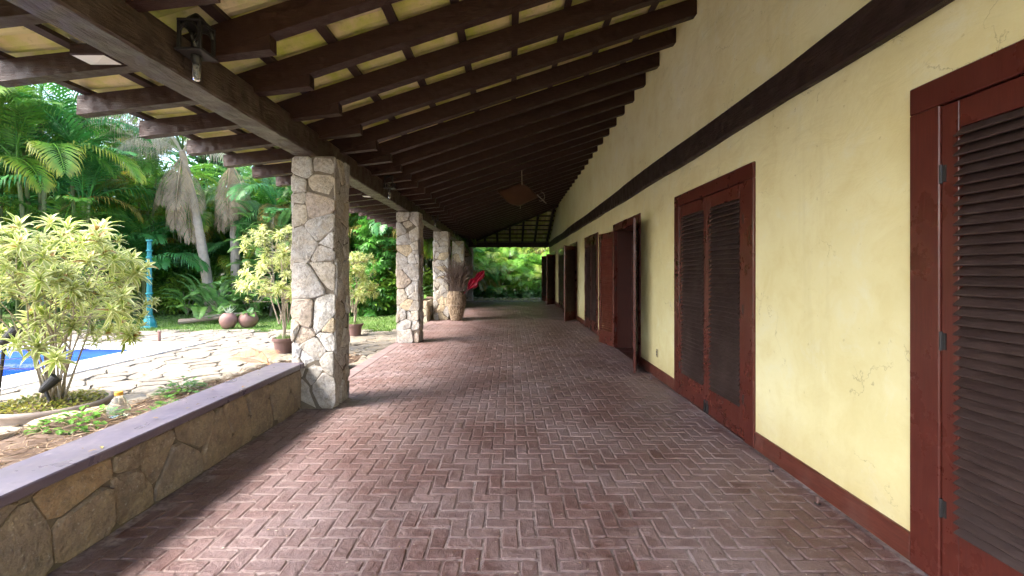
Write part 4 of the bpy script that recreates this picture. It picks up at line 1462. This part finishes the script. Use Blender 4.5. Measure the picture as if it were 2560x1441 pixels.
def bed():
    rnd = random.Random(14)
    # outline of the bed's stone edge
    pts = [(-5.2, 1.5), (-5.0, 2.6), (-4.78, 3.6), (-4.55, 4.3), (-4.30, 5.0), (-4.08, 5.7), (-3.92, 6.4), (-3.80, 7.1), (-3.55, 7.7), (-3.0, 8.05)]
    out = [(-2.60, 1.5)] + pts + [(-2.60, 8.1)]
    m = MB(); n = len(out)
    # soil as a bumpy sheet
    nx, ny = 26, 60
    vs = []; idx = {}
    def edge_x(y):
        for (x0, y0), (x1, y1) in zip(pts, pts[1:]):
            if y0 <= y <= y1: return x0 + (x1-x0)*(y-y0)/(y1-y0)
        return pts[-1][0] if y > pts[-1][1] else pts[0][0]
    for j in range(ny+1):
        y = 1.5 + 6.6*j/ny
        ex = edge_x(min(y, 8.04))
        for i in range(nx+1):
            x = -2.58 + (ex + 2.58)*i/nx
            vs.append((x, y, .03 + .025*math.sin(x*7+y*3) + .02*math.sin(y*9-x*4) + rnd.uniform(-.016,.02)))
    fs = [(j*(nx+1)+i, j*(nx+1)+i+1, (j+1)*(nx+1)+i+1, (j+1)*(nx+1)+i) for j in range(ny) for i in range(nx)]
    s = tag(m.add(vs, [tuple(reversed(f)) for f in fs]).obj('planting_bed', M['soil']), kind='structure')
    # edging stones: flat slabs laid end to end
    k = 0
    kb = thing('stone_edging', 'line of pale flat stones edging the planting bed', 'edging', (0,0,0))
    for (x0, y0), (x1, y1) in zip(pts, pts[1:]):
        L = math.hypot(x1-x0, y1-y0); t = 0.0
        dx, dy = (x1-x0)/L, (y1-y0)/L
        while t < L - .05:
            l = min(rnd.uniform(.22,.48), L - t)
            wd = rnd.uniform(.17,.26)
            poly = [(.012, -wd/2), (l-.012, -wd/2*rnd.uniform(.8,1.1)), (l-.012+rnd.uniform(-.03,.0), wd/2), (.012+rnd.uniform(0,.03), wd/2*rnd.uniform(.8,1.1))]
            poly = soften(poly, rnd, .22, .014)
            stone_obj('edge_stone', poly, (x0+dx*t, y0+dy*t, -.16), (dx,dy,0), (-dy,dx,0), (0,0,1), .235 + rnd.uniform(-.03,.02), rnd, M['kerb'], kb, bev=.02, dome=.012, base=0)
            t += l
    # straw and twigs
    st = MB()
    for i in range(2600):
        y = rnd.uniform(2.2, 7.9); ex = edge_x(y)
        x = -2.62 + (ex + 2.75)*rnd.random()**.8
        l = rnd.uniform(.04,.17); a = rnd.uniform(0,2*PI)
        z = .05 + rnd.uniform(0,.05)
        d = Vector((math.cos(a), math.sin(a), rnd.uniform(-.25,.35)))*l
        p = Vector((x,y,z)); q = Vector((-math.sin(a), math.cos(a), 0))*.0035
        k = rnd.uniform(.6,1.3)
        st.add([p-q, p+q, p+d*.6+Vector((0,0,.01))+q*.7, p+d], [(0,1,2),(0,2,3)], (.30*k,.205*k,.12*k))
    tag(st.obj('straw', M['dry']), 'dry brown straw and pine litter covering the planting bed', 'straw', kind='stuff')
    # low green weeds
    def weed(x, y, n, r_, label):
        t = thing('leafy_weed', label, 'weed', (x, y, .05))
        m = MB(); vs0, fs0 = leaf_shape('oval', .075, .024)
        for i in range(n):
            a = rnd.uniform(0,2*PI); rr = r_*rnd.random()**.6
            P = Vector((rr*math.cos(a), rr*math.sin(a)*1.2, rnd.uniform(.03,.16)*(1.2-rr/r_)))
            Mx = Matrix.Rotation(a + rnd.uniform(-.8,.8), 3, 'Z') @ Matrix.Rotation(rnd.uniform(-.5,.5), 3, 'Y')
            k = rnd.uniform(.7,1.2)
            m.add([P + Mx @ Vector(v) for v in vs0], fs0, (.10*k,.27*k,.02*k))
        m.obj('leaves', M['broad'], t)
        b = MB()
        for i in range(14):
            a = rnd.uniform(0,2*PI)
            b.tube([(0,0,0), (r_*.8*math.cos(a), r_*.8*math.sin(a), .09)], .003, 4)
        b.obj('stems', M['greenstem'], t)
    weed(-4.12, 4.38, 130, .28, 'bright green weed in the bed beside the plastic bottle')
    weed(-3.55, 4.75, 60, .20, 'small bright green weed between the bottle and the low wall')
    weed(-3.95, 5.55, 110, .24, 'bright green weed in the bed near the edging stones')
    weed(-3.3, 6.0, 50, .18, 'small green weed by the dark pot in the bed')
    t = thing('nursery_pot', 'small black nursery pot half sunk in the bed', 'pot', (-3.45, 5.35, .04))
    MB().lathe([(.045, 0), (.06, .07), (.066, .075), (.066, .085), (.058, .085), (.05, .03), (.01, .03)], (0,0,0), 16).obj('pot_body', M['iron'], t)
    # dry frond lying at the far end of the bed
    f = thing('fallen_frond', 'dry brown palm frond lying on the bed behind the low wall', 'dry frond', (-3.5, 6.7, .12))
    fm = frond_mesh('dead_leaf', 1.1, 30, 12, -8, .34, .012, rnd, M['dry'], (.30,.15,.06), droop=.1, sweep=1.4)
    link('dead_leaf', fm, f, (0,0,0), (.2,0,2.2))
    link('dead_leaf', fm, f, (.1,-.1,.03), (-.3,0,2.7), .8)
bed()

def spotlights():
    for x, y, h, ax, lb in ((-5.72, 5.15, .75, .25, 'dark garden spotlight on a tall stake at the left of the bowl'), (-5.36, 5.32, .17, -.4, 'low dark garden spotlight among the stems in the bowl')):
        t = thing('garden_spotlight', lb, 'spotlight', (x, y, -.02), 0, 'garden spotlights')
        MB().tube([(-.12*ax, 0, 0), (ax*.35*h, 0, h)], .017, 8).obj('stake', M['iron'], t)
        d = Vector((.5, .3, .7)).normalized(); p = Vector((ax*.35*h, 0, h))
        MB().tube([p - d*.05, p, p + d*.08, p + d*.16], [.025,.045,.055,.062], 14).obj('hood', M['iron'], t)
    t = thing('pipe_stub', 'short rusty pipe standing on the paving behind the pool', 'pipe', (-8.35, 10.95, GZ))
    MB().tube([(0,0,0),(0,0,.21)], .032, 12).obj('pipe', M['terracotta'], t)
    MB().tube([(0,0,.205),(0,0,.235)], .040, 12).obj('collar', M['terracotta'], t)
spotlights()

def lawn_objects():
    rnd = random.Random(33)
    t = thing('fallen_frond', 'grey dead palm frond with thick base lying on the lawn', 'dry frond', (-10.5, 14.6, -.13))
    MB().tube([(0,0,.04), (.5,.1,.09), (1.2,.2,.16), (1.9,.35,.3)], [.09,.07,.05,.02], 8).obj('frond_base', M['deadwood'], t)
    fm = frond_mesh('dead_leaf', 2.0, 40, 12, -4, .45, .014, rnd, M['dry'], (.26,.23,.19), droop=.4, sweep=1.3)
    link('dead_leaf', fm, t, (.2,0,.08), (0,0,.18))
    t = thing('garden_hose', 'yellow garden hose looped on the ground past the lawn', 'hose', (-5.9, 18.6, -.14))
    m = MB()
    for o in range(3):
        pts = [(-1.1+.28*i, .35*math.sin(i*.9+o*1.3)+.1*o, .03+.025*o+.02*math.sin(i*2+o)) for i in range(10)]
        m.tube(pts, .02, 6)
    m.obj('hose_loops', M['hose'], t)
    # low white stone planter between the second and third pillars
    t = thing('stone_planter', 'low sunlit stone planter wall between the second and third pillars', 'planter', (-3.35, 13.9, -.18))
    w_, d_, h_ = .85, 2.6, .80
    MB().box((.03,.03,0),(w_-.03,d_-.03,h_-.03)).obj('mortar_core', M['mortar'], t)
    for org, U, N, wd in (((0,.03,0),(1,0,0),(0,-1,0),w_), ((w_-.03,0,0),(0,1,0),(1,0,0),d_)):
        for p in cells(grid_pts(wd, h_, int(wd/.28), 4, rnd), [(0,0),(wd,0),(wd,h_),(0,h_)]):
            q = inset(p, .008)
            if len(q) < 3 or area(q) < .002: continue
            stone_obj('stone', soften(q, rnd, .15, .004), org, U, (0,0,1), N, .03 + rnd.uniform(-.006,.008), rnd, M['kerb'], t, bev=.01, dome=.008, base=-.01)
    MB().box((.04,.04,h_-.031),(w_-.04,d_-.04,h_-.005)).obj('soil', M['soil'], t)
    f = thing('garden_fern', 'arching green grassy plant on the sunlit stone planter', 'plant', (-2.95, 14.8, .60))
    for k in range(9): link('frond', FR_FERN[k % 3], f, (0,0,0), (0,0,k*.75), .7)
lawn_objects()

def fallen_leaves():
    rnd = random.Random(64)
    m = MB(); vs0, fs0 = leaf_shape('oval', .08, .02)
    for i in range(170):
        if i < 14: x, y, z = rnd.uniform(-2.55, -2.27), rnd.uniform(2.2, 5.0), .510
        else:
            x, y, z = rnd.uniform(-7.6, -2.7), rnd.uniform(5.5, 13), GZ + .004
            if x > -4.4 and y < 8.2: continue
        Mx = Matrix.Rotation(rnd.uniform(0, 6.28), 3, 'Z') @ Matrix.Rotation(rnd.uniform(-.25,.1), 3, 'Y')
        s_ = rnd.uniform(.4, 1.2) * (.5 if i < 14 else 1)
        k = rnd.uniform(.6, 1.3)
        m.add([Vector((x, y, z + .006)) + Mx @ (Vector(v)*s_) for v in vs0], fs0, rnd.choice(((.26*k,.15*k,.06*k), (.33*k,.27*k,.07*k), (.20*k,.13*k,.07*k))))
    tag(m.obj('fallen_leaves', M['dry']), 'dry fallen leaves scattered over the pale paving', 'leaves', kind='stuff')
fallen_leaves()

def vase():
    rnd = random.Random(71)
    t = thing('bark_vase', 'tall woven bark vase against the third pillar', 'vase', (-1.66, 14.25, 0))
    prof = [(.160, 0), (.175, .02), (.205, .12), (.252, .32), (.288, .52), (.300, .66), (.288, .78), (.250, .87), (.225, .91), (.22, .91), (.23, .84), (.25, .6), (.02, .5)]
    MB().lathe(prof, (0,0,0), 40, .030, rnd).obj('vase_body', M['vase'], t)
    MB().lathe([(.283,.475), (.296,.482), (.296,.495), (.285,.502)], (0,0,0), 36).obj('binding', M['rod'], t)
    d = thing('twig_bunch', 'bunch of dry tangled twigs standing in the bark vase', 'dry twigs', (-1.66, 14.25, .60))
    m = MB()
    for i in range(330):
        a = rnd.uniform(0,2*PI); el = rad(rnd.uniform(28, 88)); L = rnd.uniform(.6, 1.3)
        p = Vector((rnd.uniform(-.15,.15), rnd.uniform(-.15,.15), .15)); pts = [p.copy()]
        dd = Vector((math.cos(el)*math.cos(a), math.cos(el)*math.sin(a), math.sin(el)))
        for k in range(6):
            dd = (dd + Vector((rnd.gauss(0,.30), rnd.gauss(0,.30), rnd.gauss(0,.22)))).normalized()
            if pts[-1].z < .35: dd = Vector((dd.x*.4, dd.y*.4, abs(dd.z)+.4)).normalized()
            p = p + dd*L/6; pts.append(p.copy())
        m.tube(pts, [.015*(1-.10*k) for k in range(7)], 4)
    m.obj('twigs', M['twig'], d)
    m = MB()
    for (az, el, l, wd, c) in ((.4,76,1.02,.06,(.035,.05,.02)), (1.6,82,1.1,.05,(.04,.06,.02)), (2.7,70,.95,.07,(.12,.055,.03)), (.1,68,.92,.06,(.11,.05,.03)), (3.3,72,.8,.05,(.05,.055,.02))):
        e = rad(el)
        dd = Vector((math.cos(e)*math.cos(az), math.cos(e)*math.sin(az), math.sin(e))); s = Vector((.9,-.2,0)).normalized()*wd
        b0 = Vector((0,0,.15))
        m.add([b0, b0+dd*l*.55-s*.5, b0+dd*l*.55+s*.5, b0+dd*l*.8-s, b0+dd*l*.8+s, b0+dd*l], [(0,1,2),(1,3,4,2),(3,5,4)], c)
    m.obj('dry_leaves', M['broad'], d)
    r_ = thing('red_leaf', 'crimson pleated leaf leaning out of the bark vase to the right', 'leaf', (-1.52, 14.15, .72))
    m = MB()
    L = 1.12; d0 = Vector((.62, -.05, .72)).normalized(); s0 = Vector((-.70, -.05, .60)).normalized(); nn = d0.cross(s0).normalized()
    vs = []; n = 20
    for i in range(n+1):
        u = i/n
        wd = float(np.interp(u, (0, .28, .36, .48, .58, .66, .74, .84, .93, 1), (.012, .012, .06, .15, .165, .085, .10, .125, .09, .01)))
        for j in range(7):
            v = (j/6 - .5)*2
            z = .022*(1 if j % 2 else -1)*(1 if u > .3 else .1)
            vs.append(d0*L*u + s0*wd*v*1.0 + nn*z + Vector((0,0,-.06*v*v*u)))
    fs = [(i*7+j, i*7+j+1, (i+1)*7+j+1, (i+1)*7+j) for i in range(n) for j in range(6)]
    m.add(vs, fs, (.42,.008,.035)).obj('leaf_blade', M['redleaf'], r_)
    MB().tube([(-.05,0,-.2), tuple(d0*.35)], .012, 6).obj('stalk', M['redleaf'], r_)
vase()

# ------------------------------------------------------------------ garden vegetation
def garden():
    rnd = random.Random(90)
    # leaning coconut palm with dead fronds hanging from its crown
    def coconut(base, top, label, live, dead, seed):
        r2 = random.Random(seed)
        t = thing('coconut_palm', label, 'palm', (base[0], base[1], -.2))
        n = 26; pts = []; rr = []
        for i in range(n+1):
            s = i/n
            pts.append(((top[0]-base[0])*s**1.4, (top[1]-base[1])*s, top[2]*s))
            rr.append((.19 - .075*s)*(1.06 if i % 2 else .97) + (.07 if i == 0 else 0))
        MB().tube(pts, rr, 12).obj('trunk', M['bark'], t)
        P = pts[-1]
        for k, (i, az, sc, dz) in enumerate(dead):
            link('dead_frond', FR_DEAD[i], t, (P[0], P[1], P[2] - .05 + dz), (r2.uniform(-.1,.1), 0, rad(az)), sc)
        for k in range(live):
            link('frond', FR_COCO[k % 3], t, (P[0], P[1], P[2] + .1), (0, 0, k*2.4 + seed), r2.uniform(.9, 1.1))
    coconut((-11.05, 17.0), (-12.05, 16.9, 6.1), 'leaning palm with grey dead fronds arching from its crown', 5,
            [(0, 185, 1.15, 0), (0, 205, 1.25, .1), (0, 172, 1.0, .1), (1, 190, .9, 0), (0, -8, .95, 0), (0, 12, 1.0, 0), (1, -15, .9, 0), (1, 240, .8, 0), (2, -60, .85, -.1), (2, -95, .8, -.1), (2, -30, .8, -.3), (3, -80, 1.1, -.2), (3, -45, 1.2, -.4), (3, -110, 1.0, -.3), (2, 200, .8, -.2), (3, 20, 1.0, -.2)], 3)
    coconut((-10.65, 17.9), (-11.0, 18.1, 6.3), 'upright pale palm trunk just right of the leaning one', 6,
            [(2, -70, 1.0, -.2), (3, -40, 1.2, -.2), (3, -100, 1.2, -.1), (2, -20, .9, -.2), (1, 0, .8, 0)], 6)
    # screen of palms beyond the lawn
    front = [(-18.9, 16.2, 5.6, 'tall palm cut by the left picture edge, deeper than its neighbour'), (-17.8, 17.0, 6.4, 'tall palm near the left edge under the nearest eave rafter'),
             (-16.0, 16.2, 5.2, 'palm behind the left half of the big striped shrub'), (-16.8, 18.8, 7.0, 'very tall palm behind the right half of the big striped shrub'),
             (-14.6, 18.2, 5.4, 'tall palm directly behind the turquoise lamp post'), (-13.6, 19.5, 4.0, 'palm just left of the leaning trunk with dead fronds'),
             (-9.2, 19.4, 4.4, 'palm rising behind the potted striped shrub'), (-7.9, 18.6, 3.8, 'palm hidden mostly by the left side of the nearest pillar'),
             (-6.6, 19.6, 4.8, 'tall palm just right of the nearest pillar'), (-5.2, 19.0, 3.9, 'palm behind the umbrella plants left of the second pillar'),
             (-8.6, 20.6, 5.6, 'tallest palm behind the nearest pillar'), (-15.2, 15.2, 2.6, 'low palm at the left behind the pool'),
             (-13.4, 17.0, 2.2, 'low palm beside the foot of the lamp post'), (-4.2, 20.4, 4.2, 'palm just right of the second pillar'),
             (-3.3, 22.4, 3.6, 'palm seen between the third and fourth pillars'), (-3.1, 25.4, 1.9, 'palm seen between the fourth and farthest pillars'),
             (-15.9, 14.3, 5.6, 'large near palm filling the upper left corner below the eaves'), (-15.3, 14.9, 7.3, 'tallest near palm, its crown just under the eaves at the left'), (-14.3, 15.4, 6.0, 'near palm with arching fronds above the big striped shrub')]
    for i, (x, y, h, lb) in enumerate(front):
        areca(x, y, h, lb, 100+i, FR_GREEN if i % 3 else FR_DEEP, 4, 7, 1.12 if i < 16 else 1.35, 'front row of the palm screen')
    lab2 = 'dark palm deep in the screen behind the front row'
    back = [(-23.5, 19.5, 7.2), (-21.5, 21.5, 6.0), (-19.5, 20.5, 7.6), (-17.5, 22.0, 5.4), (-15.8, 21.4, 3.4), (-14.2, 22.8, 4.0), (-12.2, 21.4, 5.2), (-10.6, 22.4, 5.2), (-9.0, 23.5, 6.0), (-7.2, 22.6, 5.8), (-5.6, 22.8, 5.4), (-12.9, 24.8, 3.4), (-16.8, 25.0, 5.0), (-4.4, 24.6, 4.8), (-11.2, 19.9, 2.4), (-13.0, 20.2, 2.0)]
    for i, (x, y, h) in enumerate(back):
        areca(x, y, h, lab2, 200+i, FR_DEEP if i % 3 else FR_GREEN, 4, 7, 1.25, 'back row of the palm screen', .05)
    # trees behind
    lab3 = 'dark leafy tree rising behind the palm screen'
    for i, (x, y, h, s) in enumerate([(-27, 25, 6, 1.5), (-23.5, 27, 7, 1.6), (-20, 28, 4.6, 1.5), (-9, 29, 6.0, 1.5), (-5.6, 28.5, 6.2, 1.4), (-2.0, 33, 6.5, 1.5), (1.5, 34, 7, 1.5), (5, 33, 6, 1.5), (-16.9, 28.5, 6.9, 1.6), (-12.9, 29.5, 6.2, 1.5), (-10.9, 27.5, 3.0, 1.2), (-24.5, 22, 2.4, 1.3), (-29, 20, 4, 1.6), (-27.5, 15, 3.4, 1.6), (-26, 10.5, 3.0, 1.5), (-25, 6, 3.4, 1.6)]):
        tree(x, y, h, TREE_ME[i % 3], s, lab3, 300+i)
    # low fill under the palms
    lab4 = 'low green shrub in the undergrowth beneath the palms'
    for i in range(34):
        x = -23 + 20*(i+.5)/34 + rnd.uniform(-.3,.3); y = 18.2 + rnd.uniform(-.6, 2.2) + (1.2 if x < -15 else 0)
        bush(x, y, SHRUB_ME[i % 3], rnd.uniform(.9, 1.5), lab4, 'shrub', 'undergrowth beneath the palms', seed=i)
    # feathery shrub left of the clay pots
    for i, (x, y, s, lb) in enumerate(((-10.3, 16.0, 1.35, 'feathery light green shrub on the lawn left of the clay pots'), (-9.0, 16.0, 1.2, 'feathery light green shrub right behind the clay pots'), (-9.7, 15.5, .9, 'low grey-green feathery shrub drooping onto the lawn'))):
        t = thing('feathery_shrub', lb, 'shrub', (x, y, -.16))
        m = MB()
        for k in range(8):
            a = k*.8 + i
            m.tube([(0,0,0), (.2*math.cos(a)*s, .2*math.sin(a)*s, .5*s), (.5*math.cos(a)*s, .5*math.sin(a)*s, .8*s)], [.02,.015,.008], 5)
        m.obj('stems', M['stem'], t)
        for k in range(46):
            a = rnd.uniform(0, 2*PI); r_ = rnd.random()**.6*.75*s
            link('frond', FR_FERN[rnd.randrange(3)], t, (r_*math.cos(a), r_*math.sin(a), rnd.uniform(.15, 1.0)*s*(1.1 - .5*r_/s)), (rnd.uniform(-.3,.3), rnd.uniform(-.2,.4), a + rnd.uniform(-.6,.6)), s*rnd.uniform(.5,.85))
    t = thing('feathery_tree', 'slender light green feathery tree rising left of the potted striped shrub', 'tree', (-9.0, 17.3, -.18))
    MB().tube([(0,0,0),(.1,0,1.4),(0,.1,2.6),(.1,0,3.9)], [.05,.04,.03,.01], 7).obj('trunk', M['stem'], t)
    for k in range(80):
        a = rnd.uniform(0,2*PI); z = rnd.uniform(1.2, 4.0); r_ = rnd.random()**.6*.95
        link('frond', FR_FERN[rnd.randrange(3)], t, (r_*math.cos(a), r_*math.sin(a), z), (rnd.uniform(-.3,.3), rnd.uniform(-.2,.4), a), rnd.uniform(.6,1.0))
    # umbrella plants climbing between the first pillars
    for i, (x, y, s, z, lb) in enumerate(((-5.35, 17.6, 1.1, .9, 'glossy umbrella plant between the first two pillars, lower mass'), (-5.15, 18.0, 1.1, 2.5, 'glossy umbrella plant between the first two pillars, upper mass'), (-6.0, 18.0, .9, .6, 'small glossy umbrella plant at the left of the taller ones'), (-9.9, 19.0, 1.1, 3.3, 'glossy umbrella plant high behind the potted striped shrub'))):
        bush(x, y, SCHEF_ME[i % 2], s, lb, 'umbrella plant', 'umbrella plants', name='umbrella_plant', hgt=z, seed=i)
    # the garden beyond the far end
    words = ['at the foot of the farthest pillar', 'left of the middle', 'in the middle', 'right of the middle', 'beside the farthest door leaf', 'behind the farthest pillar', 'tall behind the middle', 'tall at the right', 'tall at the left', 'mostly behind the house corner', 'left of the farthest pillar', 'small at the right front', 'small at the left front']
    for i, (x, y, h, s) in enumerate([(-1.9, 27.4, 1.3, .8), (-.6, 28.3, 1.9, .95), (.6, 27.6, 1.2, .85), (1.7, 28.2, 1.6, .95), (2.5, 27.2, 1.0, .8), (-2.9, 28.6, 2.2, 1.0), (.1, 30.2, 2.8, 1.1), (1.9, 30.4, 3.0, 1.1), (-1.6, 30.4, 2.8, 1.1), (3.6, 29.0, 2.2, 1.0), (-3.9, 27.0, 2.0, 1.0), (1.2, 26.7, .5, .6), (-1.2, 26.6, .3, .6)]):
        areca(x, y, h, 'palm in the garden past the far end, ' + words[i], 400+i, FR_FAR, 3, 7, s*1.12, 'palms past the far end of the veranda', .15, .3)
    lab6 = 'dark green plant in the bed past the far end of the veranda'
    for i in range(14):
        x = -3.2 + 6.6*(i+.5)/14; y = 25.75 + rnd.uniform(-.1,.5)
        bush(x, y, SPLIT_ME[i % 2] if i % 3 else SHRUB_ME[1], rnd.uniform(.55,.85) if i % 3 else .6, lab6, 'plant', 'plants in the far bed', name='bed_plant', hgt=.5, seed=i)
    for i in range(10):
        x = -3.6 + 8*(i+.5)/10; y = 28.8 + rnd.uniform(-.5,1.5)
        bush(x, y, SHRUB_ME[i % 3], 1.7, 'dense shrub filling the garden behind the far palms', 'shrub', 'dense shrubs behind the far palms', hgt=.9, seed=50+i)
    # mossy edging of the far bed
    me = thing('mossy_edging', 'mossy stone edging of the bed past the far end', 'edging', (0,0,0))
    for row in range(2):
        x = -3.0
        while x < 3.0:
            l = rnd.uniform(.22,.45)
            poly = soften([(.01,0),(l-.01,0),(l-.01,.26),(.01,.26)], rnd, .22, .014)
            stone_obj('edge_stone', poly, (x, 24.35 + row*.3, -.2), (1,0,0), (0,1,0), (0,0,1), .22 + .08*row + rnd.uniform(-.02,.03), rnd, M['moss_stone'], me, bev=.03, dome=.02, base=0)
            x += l
garden()
